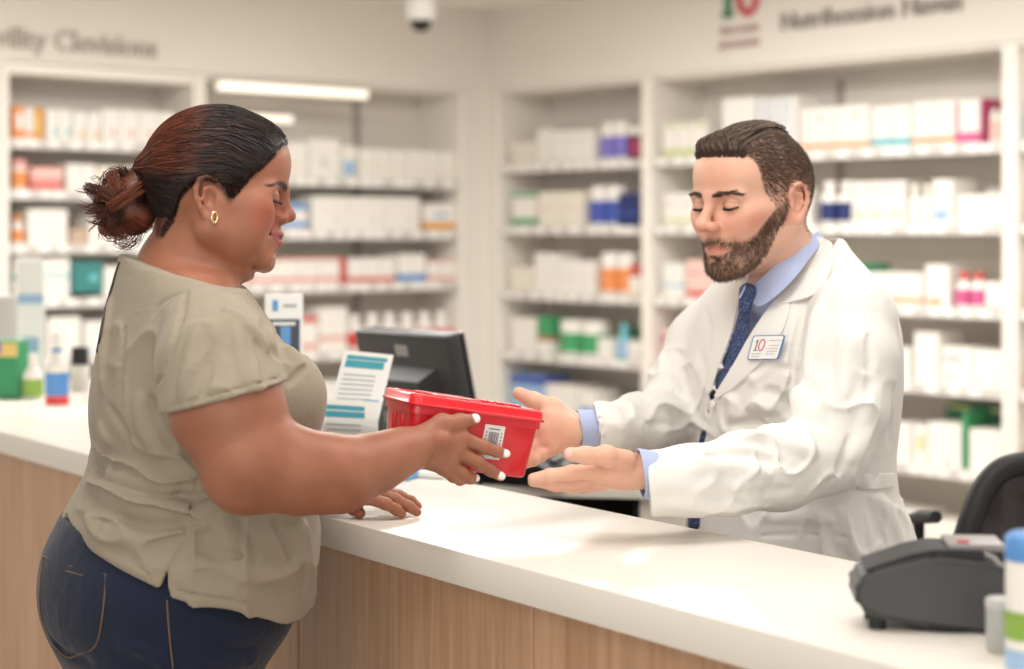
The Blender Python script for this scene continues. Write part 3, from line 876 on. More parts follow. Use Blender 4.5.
# ---- office chair
M_CH = mat('chair_black', (30, 29, 32), .55)
M_MESH = mat('chair_mesh', (50, 44, 46), .8, alpha=.86)
co = P(1010, 600, 3.1); co.z = 0
ch = empty('office_chair', co, math.radians(-20)); tag(ch, 'black mesh-backed office chair at the right, behind the counter', 'chair')
k = 3.1 / F
def cq(px, py, dy=0): 
    v = P(px, py, 3.1 + dy) - co
    return Matrix.Rotation(math.radians(20), 3, 'Z') @ v
rim = [cq(962, 556), cq(969, 526), cq(981, 494, .01), cq(996, 474, .02), cq(1014, 465, .03), cq(1045, 461, .04), cq(1080, 465, .05), cq(1100, 480, .06), cq(1106, 530, .06), cq(1098, 600, .05), cq(1060, 640, .03), cq(1000, 640, .0), cq(962, 600, 0)]
def smooth_path(pts, n=6, closed=False):
    out = []; N = len(pts)
    for i in range(N if closed else N - 1):
        p = [pts[(i + j - 1) % N] if closed else pts[min(max(i + j - 1, 0), N - 1)] for j in range(4)]
        for t in np.linspace(0, 1, n, endpoint=False):
            out.append(.5 * ((2 * p[1]) + (p[2] - p[0]) * t + (2 * p[0] - 5 * p[1] + 4 * p[2] - p[3]) * t * t + (3 * p[1] - p[0] - 3 * p[2] + p[3]) * t ** 3))
    if not closed: out.append(pts[-1])
    return out
rs = smooth_path(rim, 5, True)
b = MB(); b.tube(rs, .021, M_CH, 10, closed=True); b.build('backrest_frame', ch)
b = MB(); c0 = sum(rs, Vector()) / len(rs) + Vector((0, .03, 0)); n_ = len(rs)
b.add([c0] + rs + [c0 + Vector((0, .004, 0))] + [p + Vector((0, .004, 0)) for p in rs], [[0, 1 + i, 1 + (i + 1) % n_] for i in range(n_)] + [[n_ + 1, n_ + 2 + (i + 1) % n_, n_ + 2 + i] for i in range(n_)], M_MESH, True); b.build('backrest_mesh', ch)
b = MB(); b.box((-.25, .07, .44), (.25, .56, .51), M_CH, .03, 4); b.build('seat', ch)
b = MB(); b.lathe([(.03, .12), (.03, .4395)], M_CH, 16, M=Matrix.Translation((0, .31, 0))); b.build('column', ch)
b = MB()
for i in range(5):
    a = i * 2 * math.pi / 5 + .3
    b.tube([(0, .31, .11), (.3 * math.cos(a), .31 + .3 * math.sin(a), .075)], [.03, .018], M_CH, 10)
b.build('star_base', ch)
for i in range(5):
    a = i * 2 * math.pi / 5 + .3
    w_ = MB(); w_.lathe([(.022, -.015), (.028, -.008), (.028, .008), (.022, .015)], M_CH, 16, M=Matrix.Translation((.3 * math.cos(a), .31 + .3 * math.sin(a), .028)) @ Matrix.Rotation(math.radians(90), 4, 'X'))
    w_.build('caster', ch)
b = MB(); b.tube([(0, .12, .46), (0, .06, .50), (0.02, .05, .70)], .022, M_CH, 10); b.build('back_support', ch)
def arm(px, py, px2, py2):
    a1, a2 = cq(px, py, .05), cq(px2, py2, .22)
    b = MB(); b.tube([a1, lerp(a1, a2, .5) + Vector((0, 0, .003)), a2], [.011, .013, .010], M_CH, 10)
    mid = lerp(a1, a2, .6)
    b.tube([mid, mid + Vector((0, .0, -.10)), Vector((math.copysign(.24, mid.x), .31, .48))], .010, M_CH, 8); b.build('armrest', ch)
arm(936, 517, 908, 520)
arm(1105, 525, 1085, 532)

# ------------------------------------------------------------------ sculpting: distance fields on a graded grid, meshed by surface nets
def V3(a): return np.array([a[0], a[1], a[2]], dtype=np.float32)

def graded(segs):
    """segs = [(lo, hi, step)...] ascending, contiguous"""
    out = []
    for lo, hi, h in segs:
        n = max(1, int(round((hi - lo) / h)))
        out.append(np.linspace(lo, hi, n, endpoint=False))
    out.append(np.array([segs[-1][1]]))
    return np.concatenate(out).astype(np.float32)

class Field:
    def __init__(s, gx, gy, gz):
        s.g = [gx, gy, gz]
        s.D = np.full((len(gx), len(gy), len(gz)), 0.25, dtype=np.float32)
        s.A = {}
    def sl(s, lo, hi, pad):
        r = []
        for a in range(3):
            i0 = max(0, int(np.searchsorted(s.g[a], lo[a] - pad)) - 1)
            i1 = min(len(s.g[a]), int(np.searchsorted(s.g[a], hi[a] + pad)) + 1)
            if i1 - i0 < 1: return None, None
            r.append(slice(i0, i1))
        x = s.g[0][r[0]][:, None, None]; y = s.g[1][r[1]][None, :, None]; z = s.g[2][r[2]][None, None, :]
        return tuple(r), (x, y, z)
    def mix(s, r, d, k, op):
        D = s.D[r]
        if op == 'sub':
            d = -d
            if k > 0:
                h = np.maximum(k - np.abs(D - d), 0) / k
                s.D[r] = np.maximum(D, d) + h * h * k * .25
            else: s.D[r] = np.maximum(D, d)
        elif op == 'int':
            if k > 0:
                h = np.maximum(k - np.abs(D - d), 0) / k
                s.D[r] = np.maximum(D, d) + h * h * k * .25
            else: s.D[r] = np.maximum(D, d)
        else:
            if k > 0:
                h = np.maximum(k - np.abs(D - d), 0) / k
                s.D[r] = np.minimum(D, d) - h * h * k * .25
            else: s.D[r] = np.minimum(D, d)
    def ell(s, c, rad, k=0.01, R=None, op='add'):
        """ellipsoid, R = 3x3 whose columns are its axes"""
        c = V3(c); rad = V3(rad); m = float(rad.max())
        ext = np.array([m, m, m]) if R is not None else rad
        r, (x, y, z) = s.sl(c - ext, c + ext, 0.03 + k)
        if r is None: return
        dx, dy, dz = x - c[0], y - c[1], z - c[2]
        if R is None: p = (dx, dy, dz)
        else: p = [dx * R[0][i] + dy * R[1][i] + dz * R[2][i] for i in range(3)]
        q = [p[i] / rad[i] for i in range(3)]
        k0 = np.sqrt(q[0] ** 2 + q[1] ** 2 + q[2] ** 2) + 1e-6
        k1 = np.sqrt((q[0] / rad[0]) ** 2 + (q[1] / rad[1]) ** 2 + (q[2] / rad[2]) ** 2) + 1e-6
        s.mix(r, (k0 * (k0 - 1) / k1).astype(np.float32), k, op)
    def cone(s, a, b, ra, rb, k=0.01, op='add'):
        a, b = V3(a), V3(b); m = max(ra, rb)
        r, g = s.sl(np.minimum(a, b) - m, np.maximum(a, b) + m, 0.03 + k)
        if r is None: return
        x, y, z = g
        ab = b - a; L2 = float(ab @ ab) + 1e-12
        t = ((x - a[0]) * ab[0] + (y - a[1]) * ab[1] + (z - a[2]) * ab[2]) / L2
        t = np.clip(t, 0, 1)
        dx = x - a[0] - t * ab[0]; dy = y - a[1] - t * ab[1]; dz = z - a[2] - t * ab[2]
        d = np.sqrt(dx * dx + dy * dy + dz * dz) - (ra + (rb - ra) * t)
        s.mix(r, d.astype(np.float32), k, op)
    def chain(s, pts, rr, k=0.004, op='add', kin=None):
        if not isinstance(rr, (list, tuple)): rr = [rr] * len(pts)
        for i in range(len(pts) - 1):
            s.cone(pts[i], pts[i + 1], rr[i], rr[i + 1], k, op)
    def loft(s, st, k=0.01, op='add', k_end=0.01, pw=2.0):
        """st = [(z, cx, cy, a_front, a_back, b, yaw)...] ascending in z; sections are ellipses with different front and back"""
        st = np.array(st, dtype=np.float32)
        m = float(st[:, 3:6].max())
        lo = np.array([st[:, 1].min() - m, st[:, 2].min() - m, st[0, 0]]); hi = np.array([st[:, 1].max() + m, st[:, 2].max() + m, st[-1, 0]])
        r, (x, y, z) = s.sl(lo, hi, 0.03 + k)
        if r is None: return
        zz = s.g[2][r[2]]
        # smooth interpolation of the stations
        def itp(c):
            from math import isfinite
            v = np.interp(zz, st[:, 0], st[:, c])
            return v
        pr = [itp(c) for c in range(1, 7)]
        if len(zz) > 6:      # soften the corners of the piecewise profile
            for _ in range(2):
                for i in range(6):
                    w_ = 0.018
                    zs = np.clip(zz[None, :] + np.linspace(-w_, w_, 5)[:, None], st[0, 0], st[-1, 0])
                    pr[i] = np.interp(zs, zz, pr[i]).mean(0)
        cx, cy, af, ab_, b_, yw = [p[None, None, :].astype(np.float32) for p in pr]
        dx, dy = x - cx, y - cy
        c, n = np.cos(yw), np.sin(yw)
        u = dx * c + dy * n; v = -dx * n + dy * c
        a = np.where(u > 0, af, ab_)
        if pw == 2.0:
            k0 = np.sqrt((u / a) ** 2 + (v / b_) ** 2) + 1e-5
            gr = np.sqrt((u / a ** 2) ** 2 + (v / b_ ** 2) ** 2) / k0 + 1e-5
        else:
            k0 = (np.abs(u / a) ** pw + np.abs(v / b_) ** pw) ** (1 / pw) + 1e-5
            gr = k0 / (np.sqrt(u * u + v * v) + 1e-5) + 1e-5
        d = (k0 - 1) / gr
        dz = np.maximum(st[0, 0] - z, z - st[-1, 0])
        h = np.maximum(k_end - np.abs(d - dz), 0) / k_end
        d = np.maximum(d, dz) + h * h * k_end * .25
        s.mix(r, d.astype(np.float32), k, op)
    def plane(s, o, n, k=0.0, lo=None, hi=None):
        """keeps the side opposite to n"""
        n = V3(n); n = n / np.linalg.norm(n); o = V3(o)
        if lo is None: lo, hi = [g[0] for g in s.g], [g[-1] for g in s.g]
        r, (x, y, z) = s.sl(np.array(lo), np.array(hi), 0)
        s.mix(r, ((x - o[0]) * n[0] + (y - o[1]) * n[1] + (z - o[2]) * n[2]).astype(np.float32) + 0 * s.D[r], k, 'int')
    def union(s, o, k=0.0):
        s.mix((slice(None),) * 3, o.D, k, 'add')
    def disp(s, fn, lo=None, hi=None):
        if lo is None: lo, hi = [g[0] for g in s.g], [g[-1] for g in s.g]
        r, (x, y, z) = s.sl(np.array(lo), np.array(hi), 0)
        s.D[r] += fn(x, y, z).astype(np.float32)
    def wrinkle(s, seed, amp, lo, hi, sc=(1, 1, 1), wl=(60, 150), soft=.05, sharp=3.0):
        """irregular cloth ridges inside a box of the field, fading out at its borders"""
        nz = noise3(seed, 14, *wl)
        def f(x, y, z):
            n = nz(x * sc[0], y * sc[1], z * sc[2])
            r = np.clip(1 - np.abs(n) * .9, 0, 1) ** sharp
            m = 1.0
            for v, a, b_ in ((x, lo[0], hi[0]), (y, lo[1], hi[1]), (z, lo[2], hi[2])):
                m = m * np.clip((v - a) / soft, 0, 1) * np.clip((b_ - v) / soft, 0, 1)
            return -amp * (r - .25) * m
        s.disp(f, lo, hi)
    def at(s, p):
        i = [int(np.clip(np.searchsorted(s.g[a], p[a]), 1, len(s.g[a]) - 1)) for a in range(3)]
        i = [j if abs(s.g[a][j] - p[a]) < abs(s.g[a][j - 1] - p[a]) else j - 1 for a, j in enumerate(i)]
        return float(s.D[tuple(i)])
    def hit(s, px, py, y0, y1, step=0.0015, iso=0.0):
        y = y0
        while y < y1:
            if s.at(P(px, py, y)) < iso: return P(px, py, y)
            y += step
        return None
    def fold(s, pts, w, depth, y0, y1, k=None, op='add'):
        """a cloth ridge (add) or crease (sub) running through picture points over the near surface"""
        q = [s.hit(a, b_, y0, y1) for a, b_ in pts]
        q = [p for p in q if p is not None]
        if len(q) < 2: return
        n = len(q)
        off = (w - depth) if op == 'add' else -(w - depth)
        out = []
        for i, p in enumerate(q):
            dirv = (p - Vector((0, 0, EYE))).normalized()
            out.append(p + dirv * off)
        out = smooth_path(out, 4)
        fin = []
        for p in out:
            px_, py_ = 512 + F * p.x / p.y, HZ - (p.z - EYE) * F / p.y
            h_ = s.hit(px_, py_, max(y0, p.y - .05), p.y + .05)
            if h_ is None: continue
            fin.append(h_ + (h_ - Vector((0, 0, EYE))).normalized() * off)
        if len(fin) < 3: return
        for _ in range(2):
            fin = [fin[0]] + [(fin[i - 1] + fin[i] * 2 + fin[i + 1]) / 4 if (fin[i - 1] - fin[i + 1]).length < .04 else fin[i] for i in range(1, len(fin) - 1)] + [fin[-1]]
        # never bridge a jump in depth
        best, cur = [], [fin[0]]
        for p in fin[1:]:
            if (p - cur[-1]).length < .03: cur.append(p)
            else:
                if len(cur) > len(best): best = cur
                cur = [p]
        out = cur if len(cur) > len(best) else best
        if len(out) < 3: return
        rr = [w * (0.45 + .55 * math.sin(math.pi * min(1, max(0, i / (len(out) - 1))))) for i in range(len(out))]
        sg_ = -1 if op == 'add' else 1
        out = [p + (p - Vector((0, 0, EYE))).normalized() * sg_ * (w - r_) for p, r_ in zip(out, rr)]
        s.chain(out, rr, k if k is not None else w * 1.0, op)
    def mesh(s):
        D = s.D; gx, gy, gz = s.g
        S = D < 0
        nx, ny, nz = D.shape
        c = np.zeros((nx - 1, ny - 1, nz - 1), dtype=np.uint8)
        offs = [(i, j, k) for i in (0, 1) for j in (0, 1) for k in (0, 1)]
        for (i, j, k) in offs:
            c += S[i:nx - 1 + i, j:ny - 1 + j, k:nz - 1 + k]
        act = (c > 0) & (c < 8)
        I, J, K_ = np.nonzero(act)
        idx = -np.ones(act.shape, dtype=np.int64); idx[I, J, K_] = np.arange(len(I))
        vals = np.stack([D[I + i, J + j, K_ + k] for (i, j, k) in offs], 1)
        pos = np.stack([np.stack([gx[I + i], gy[J + j], gz[K_ + k]], 1) for (i, j, k) in offs], 1)
        acc = np.zeros((len(I), 3)); cnt = np.zeros(len(I))
        edges = [(a, b_) for a in range(8) for b_ in range(a + 1, 8) if sum(abs(offs[a][q] - offs[b_][q]) for q in range(3)) == 1]
        for a, b_ in edges:
            va, vb = vals[:, a], vals[:, b_]
            m = (va < 0) != (vb < 0)
            t = np.where(m, va / np.where(m, va - vb, 1), 0)
            p = pos[:, a] + (pos[:, b_] - pos[:, a]) * t[:, None]
            acc += np.where(m[:, None], p, 0); cnt += m
        v = acc / cnt[:, None]
        quads = []
        def emit(m, fl, cells):
            i, j, k = np.nonzero(m)
            q = np.stack([idx[i + a, j + b_, k + c_] for (a, b_, c_) in cells], 1)
            f = fl[i, j, k]
            q[f] = q[f][:, ::-1]
            quads.append(q)
        # x edges
        m = S[:-1, 1:-1, 1:-1] != S[1:, 1:-1, 1:-1]; emit(m, ~S[:-1, 1:-1, 1:-1], [(0, 0, 0), (0, 1, 0), (0, 1, 1), (0, 0, 1)])
        m = S[1:-1, :-1, 1:-1] != S[1:-1, 1:, 1:-1]; emit(m, S[1:-1, :-1, 1:-1], [(0, 0, 0), (1, 0, 0), (1, 0, 1), (0, 0, 1)])
        m = S[1:-1, 1:-1, :-1] != S[1:-1, 1:-1, 1:]; emit(m, ~S[1:-1, 1:-1, :-1], [(0, 0, 0), (1, 0, 0), (1, 1, 0), (0, 1, 0)])
        q = np.concatenate(quads)
        q = q[(q >= 0).all(1)]
        return v, q
    def build(s, name, m, parent=None, smooth=0, keep=True):
        v, q = s.mesh()
        if smooth:
            e = np.concatenate([q[:, [0, 1]], q[:, [1, 2]], q[:, [2, 3]], q[:, [3, 0]]])
            for it in range(smooth):
                acc = np.zeros_like(v); cnt = np.zeros(len(v))
                for a, b_ in ((0, 1), (1, 0)):
                    for c in range(3): acc[:, c] += np.bincount(e[:, a], v[e[:, b_], c], len(v))
                    cnt += np.bincount(e[:, a], minlength=len(v))
                v = v * .5 + acc / np.maximum(cnt, 1)[:, None] * .5
        if keep:      # drop small loose crumbs
            v, q = biggest(v, q)
        return mesh_obj(name, v, q, m, parent)

def biggest(v, q, frac=0.02):
    n = len(v)
    lab = np.arange(n)
    e = np.concatenate([q[:, [0, 1]], q[:, [1, 2]], q[:, [2, 3]]])
    while True:
        m = np.minimum(lab[e[:, 0]], lab[e[:, 1]])
        new = lab.copy()
        np.minimum.at(new, e[:, 0], m); np.minimum.at(new, e[:, 1], m)
        new = new[new]
        if (new == lab).all(): break
        lab = new
    u, inv, cnt = np.unique(lab, return_inverse=True, return_counts=True)
    ok = cnt[inv] > frac * n
    ren = -np.ones(n, dtype=np.int64); ren[ok] = np.arange(ok.sum())
    q = ren[q]; q = q[(q >= 0).all(1)]
    return v[ok], q

def mesh_obj(name, v, q, m, parent=None, smooth=True, mats=None, mi=None):
    me = bpy.data.meshes.new(name)
    v = np.asarray(v, dtype=np.float32); q = np.asarray(q, dtype=np.int32)
    k = q.shape[1]
    me.vertices.add(len(v)); me.vertices.foreach_set('co', v.ravel())
    me.loops.add(q.size); me.loops.foreach_set('vertex_index', q.ravel())
    me.polygons.add(len(q)); me.polygons.foreach_set('loop_start', np.arange(0, q.size, k, dtype=np.int32))
    try: me.polygons.foreach_set('loop_total', np.full(len(q), k, dtype=np.int32))
    except Exception: pass
    me.polygons.foreach_set('use_smooth', np.full(len(q), smooth))
    me.update(calc_edges=True); me.validate()
    if m: me.materials.append(m)
    o = bpy.data.objects.new(name, me); COL.objects.link(o)
    if parent: o.parent = parent
    return o

def vcount(o): return len(o.data.vertices)
def verts(o):
    a = np.empty(len(o.data.vertices) * 3, dtype=np.float32); o.data.vertices.foreach_get('co', a); return a.reshape(-1, 3)
def vnorm(o):
    a = np.empty(len(o.data.vertices) * 3, dtype=np.float32); o.data.vertices.foreach_get('normal', a); return a.reshape(-1, 3)
def attr(o, name, vals):
    at = o.data.attributes.new(name, 'FLOAT', 'POINT'); at.data.foreach_set('value', np.asarray(vals, dtype=np.float32))

class Frame:
    """local frame of a head: f forward, l to its left, u up (metres)"""
    def __init__(s, o, yaw, pitch=0.0, roll=0.0, sc=1.0):
        # yaw = heading in the XY plane (0 = +X); pitch > 0 looks down
        R = Matrix.Rotation(yaw, 3, 'Z') @ Matrix.Rotation(pitch, 3, 'Y') @ Matrix.Rotation(roll, 3, 'X')
        s.o = Vector(o); s.R = R; s.sc = sc / 1000.0
        s.N = np.array(R)
    def p(s, f, l, u): return s.o + s.R @ (Vector((f, l, u)) * s.sc)
    def loc(s, X):
        return (np.asarray(X) - np.array(s.o)) @ s.N / s.sc
    def dirv(s, f, l, u): return s.R @ Vector((f, l, u))

def rot3(fr, ax='Y', deg=0.0):
    return np.array(fr.R @ Matrix.Rotation(math.radians(deg), 3, ax))

def build_head(F_, fr, h):
    """sculpts a head into field F_; all numbers in mm of the head frame"""
    k = fr.sc
    def E_(f, l, u, rf, rl, ru, kk=10, op='add', ax='Y', deg=0.0):
        F_.ell(fr.p(f, l, u), (rf * k, rl * k, ru * k), kk * k, rot3(fr, ax, deg), op)
    def C_(a, b_, ra, rb, kk=8, op='add'):
        F_.cone(fr.p(*a), fr.p(*b_), ra * k, rb * k, kk * k, op)
    g = h.get
    E_(-4, 0, 33, 90, 75, g('cu', 80), 5)                                  # cranium
    E_(-30, 0, 12, 62, 68, 70, 20)                                # occiput
    E_(g('fore', 44), 0, 38, 48, 60, 48, 20)                      # forehead
    E_(36, 0, -28, g('fd', 50), g('fw', 58), 62, 20)              # face mass
    for s_ in (-1, 1):
        C_((-2, s_ * g('jw', 54), -50), (58, s_ * 24, g('chu', -98) + 8), g('jr', 18), 16, 22)   # jaw line
        C_((0, s_ * 56, -12), (-2, s_ * g('jw', 54), -50), 16, 18, 20)
        E_(g('ckf', 56), s_ * g('ckl', 38), -34, 23, 21, 24, 18)                      # cheek
        if g('chub'): E_(26, s_ * 48, -60, 34, 23, 34, 20)
        C_((60, s_ * 48, -16), (18, s_ * 60, -12), 12, 10, 26)    # cheek bone
    E_(g('chf', 62), 0, g('chu', -98), g('chr', 18), 24, g('chr', 18) - 1, g('chk', 16))            # chin
    E_(g('lf', 78) - 22, 0, g('mu', -68), 24, 30, 27, 14)         # muzzle
    for s_ in (-1, 1):
        C_((g('bf', 84), s_ * 8, g('bu', 12)), (g('bf', 84) - 12, s_ * 44, g('bu', 12) + 1), 8, 8, 14)   # brow
        E_(g('ef', 72) + 17, s_ * 30, g('eu', 0) - 1, 15, 20, 12, 14, 'sub')                                # socket
        E_(g('ef', 72) - 2, s_ * 31, g('eu', 0), 13.5, 15.5, 13.5, 3)                                       # eyeball with lid
    # nose
    nf, nu = g('nf', 106), g('nu', -36)
    C_((g('brf', 84), 0, g('eu', 0) + 2), (nf - 11, 0, nu + 2), 7, 9, 8)
    E_(nf - 10, 0, nu, 10, 10.5, 8.5, 5)
    for s_ in (-1, 1):
        E_(nf - 20, s_ * g('nw', 12), nu - 4, 11, 8, 8, 5)
        E_(nf - 14, s_ * 6.5, nu - 11, 5.5, 3.4, 4, 3, 'sub')
    # mouth
    lf, mu, lw = g('lf', 78), g('mu', -68), g('lw', 24)
    lt = g('lt', 1.0)
    sm = g('smile', 0)
    for s_ in (-1, 1):
        C_((lf - 1, s_ * 5, mu + 5), (lf - 15, s_ * lw, mu + 1 + sm), 5.5 * lt, 3 * lt, 4)
        C_((lf - 3, s_ * 4, mu - 7), (lf - 15, s_ * (lw - 2), mu - 1 + sm), 6.5 * lt, 3 * lt, 4)
        C_((lf + 6, 0, mu - .5), (lf - 12, s_ * (lw + 2), mu + sm), g('gap', 1.6), 1.3, 2, 'sub')
        if g('fold'): C_((nf - 22, s_ * 24, nu - 6), (lf - 20, s_ * 34, mu + 2), 2.5, 2.5, 8, 'sub')
    E_(lf - 2, 0, mu - 18, 8, 16, 5, 6, 'sub')                    # under the lower lip
    # ears
    es = g('es', 1.0); ef, eu = g('earf', -10), g('earu', -8)
    for s_ in (-1, 1):
        L0 = g('earl', 70)
        def q(f, u, l=0): return (ef + f * es, s_ * (L0 + l), eu + u * es)
        E_(ef + 2, s_ * (L0 - 2), eu, 13 * es, 7, 22 * es, 6)
        hel = [q(9, 6, 3), q(10, 18, 5), q(5, 27, 7), q(-5, 30, 9), q(-14, 25, 11), q(-18, 14, 12), q(-17, 2, 11), q(-12, -10, 9), q(-6, -20, 7), q(2, -26, 5), q(7, -20, 4), q(7, -11, 3)]
        rr = [3, 3.3, 3.4, 3.6, 3.8, 3.8, 3.6, 3.6, 4.2, 5.0, 4.2, 3.4]
        for i in range(len(hel) - 1): C_(hel[i], hel[i + 1], rr[i] * es, rr[i + 1] * es, 2.5)
        anti = [q(0, 18, 6), q(-8, 14, 8), q(-9, 2, 8), q(-3, -8, 6)]
        for i in range(3): C_(anti[i], anti[i + 1], 2.6, 2.6, 3)
        C_(q(8, 0, 4), q(9, -6, 4), 4, 3.5, 3)                     # tragus
        E_(q(0, 3, 6)[0], q(0, 3, 9)[1], q(0, 3)[2], 6, 6, 10, 3, 'sub')
        E_(q(-4, 20, 9)[0], q(-2, 20, 11)[1], q(-2, 21)[2], 7, 4, 4, 3, 'sub')

def build_hand(F_, wrist, wr, palm, fingers, thumb, kp=0.008, kf=0.003):
    """palm = knuckle points [(P, r)], fingers = [[P...], [r...]], thumb likewise starting inside the palm"""
    for (p, r) in palm:
        F_.cone(wrist, p, wr, r, kp)
    for i in range(len(palm) - 1):
        F_.cone(palm[i][0], palm[i + 1][0], palm[i][1], palm[i + 1][1], kp * .6)
        m0 = lerp(wrist, palm[i][0], .6); m1 = lerp(wrist, palm[i + 1][0], .6)
        F_.cone(m0, m1, palm[i][1] * 1.05, palm[i + 1][1] * 1.05, kp)
    for pts, rr in fingers:
        one_finger(F_, pts, rr, kf)
    one_finger(F_, thumb[0], thumb[1], kf * 1.6)

def one_finger(F_, pts, rr, k):
    pts = [Vector(p) for p in pts]
    T = Field(*F_.g) if False else None
    for i in range(len(pts) - 1):
        F_.cone(pts[i], pts[i + 1], rr[i], rr[i + 1], k)
        if 0 < i < len(pts): F_.ell(pts[i], (rr[i] * 1.07,) * 3, k)     # knuckle

# many fine hairs as one mesh of three-sided tapering tubes
def strands(name, paths, r0, r1, m, parent=None, sides=3):
    """paths: array (n, k, 3); r0 root radius, r1 tip radius"""
    Pp = np.asarray(paths, dtype=np.float64); n, k, _ = Pp.shape
    T = np.zeros_like(Pp); T[:, 1:-1] = Pp[:, 2:] - Pp[:, :-2]; T[:, 0] = Pp[:, 1] - Pp[:, 0]; T[:, -1] = Pp[:, -1] - Pp[:, -2]
    T /= np.linalg.norm(T, axis=2, keepdims=True) + 1e-12
    up = np.zeros_like(T); up[..., 2] = 1; al = np.abs(T[..., 2]) > .9; up[al] = (1, 0, 0)
    A = np.cross(T, up); A /= np.linalg.norm(A, axis=2, keepdims=True) + 1e-12
    B = np.cross(T, A)
    w = (r0 + (r1 - r0) * (np.linspace(0, 1, k) ** 1.5))[None, :, None]
    ring = []
    for i in range(sides):
        a = 2 * math.pi * i / sides
        ring.append(Pp + (A * math.cos(a) + B * math.sin(a)) * w)
    vv = np.stack(ring, 2).reshape(-1, 3)
    base = (np.arange(n)[:, None] * k + np.arange(k - 1)[None, :])[..., None] * sides
    qs = []
    for i in range(sides):
        j = (i + 1) % sides
        qs.append(np.concatenate([base + i, base + j, base + sides + j, base + sides + i], axis=2).reshape(-1, 4))
    return mesh_obj(name, vv, np.concatenate(qs), m, parent)

def tube_of(name, pts, r, m, parent=None, n=8, closed=False):
    b = MB(); b.tube(pts, r, m, n, closed=closed); return b.build(name, parent)

def noise3(seed, n=24, lo=20, hi=90):
    """cheap smooth noise: a sum of plane waves"""
    R_ = np.random.RandomState(seed)
    kv = R_.normal(size=(n, 3)); kv /= np.linalg.norm(kv, axis=1, keepdims=True)
    kv *= R_.uniform(lo, hi, size=(n, 1)); ph_ = R_.uniform(0, 6.28, n)
    def f(x, y, z):
        t = 0
        for i in range(n): t = t + np.sin(kv[i, 0] * x + kv[i, 1] * y + kv[i, 2] * z + ph_[i])
        return t / math.sqrt(n)
    return f

# skin whose colour varies with attributes painted on the body (lips, nails, stubble, brows, shade of the lid crease)
def skin_mat(name, base, dark, lips, nail=None, hair=None, blush=None, rough=.48):
    m = bpy.data.materials.new(name); m.use_nodes = True
    nt = m.node_tree; b = nt.nodes['Principled BSDF']; L = nt.links.new
    tc = nt.nodes.new('ShaderNodeTexCoord')
    n1 = nt.nodes.new('ShaderNodeTexNoise'); n1.inputs['Scale'].default_value = 16; n1.inputs['Detail'].default_value = 5
    L(tc.outputs['Object'], n1.inputs[0])
    cr = nt.nodes.new('ShaderNodeValToRGB')
    cr.color_ramp.elements[0].position = .3; cr.color_ramp.elements[0].color = (*lin(dark), 1)
    cr.color_ramp.elements[1].position = .7; cr.color_ramp.elements[1].color = (*lin(base), 1)
    L(n1.outputs['Fac'], cr.inputs[0])
    cur = cr.outputs[0]
    rg = None
    for an, colr, st in (('blush', blush, 1), ('lip', lips, 1), ('hair_crease_shade', hair, 1), ('nail', nail, 1)):
        if colr is None: continue
        a = nt.nodes.new('ShaderNodeAttribute'); a.attribute_name = an
        mx = nt.nodes.new('ShaderNodeMix'); mx.data_type = 'RGBA'
        mx.inputs[7].default_value = (*lin(colr), 1)
        L(a.outputs['Fac'], mx.inputs[0]); L(cur, mx.inputs[6]); cur = mx.outputs[2]
    L(cur, b.inputs['Base Color'])
    b.inputs['Roughness'].default_value = rough
    b.inputs['Specular IOR Level'].default_value = .32
    b.inputs['Subsurface Weight'].default_value = .12
    b.inputs['Subsurface Radius'].default_value = (.010, .004, .002)
    b.inputs['Subsurface Scale'].default_value = 1
    n2 = nt.nodes.new('ShaderNodeTexNoise'); n2.inputs['Scale'].default_value = 420; n2.inputs['Detail'].default_value = 3
    L(tc.outputs['Object'], n2.inputs[0])
    bp = nt.nodes.new('ShaderNodeBump'); bp.inputs['Strength'].default_value = .12; bp.inputs['Distance'].default_value = .001
    L(n2.outputs['Fac'], bp.inputs['Height']); L(bp.outputs[0], b.inputs['Normal'])
    return m

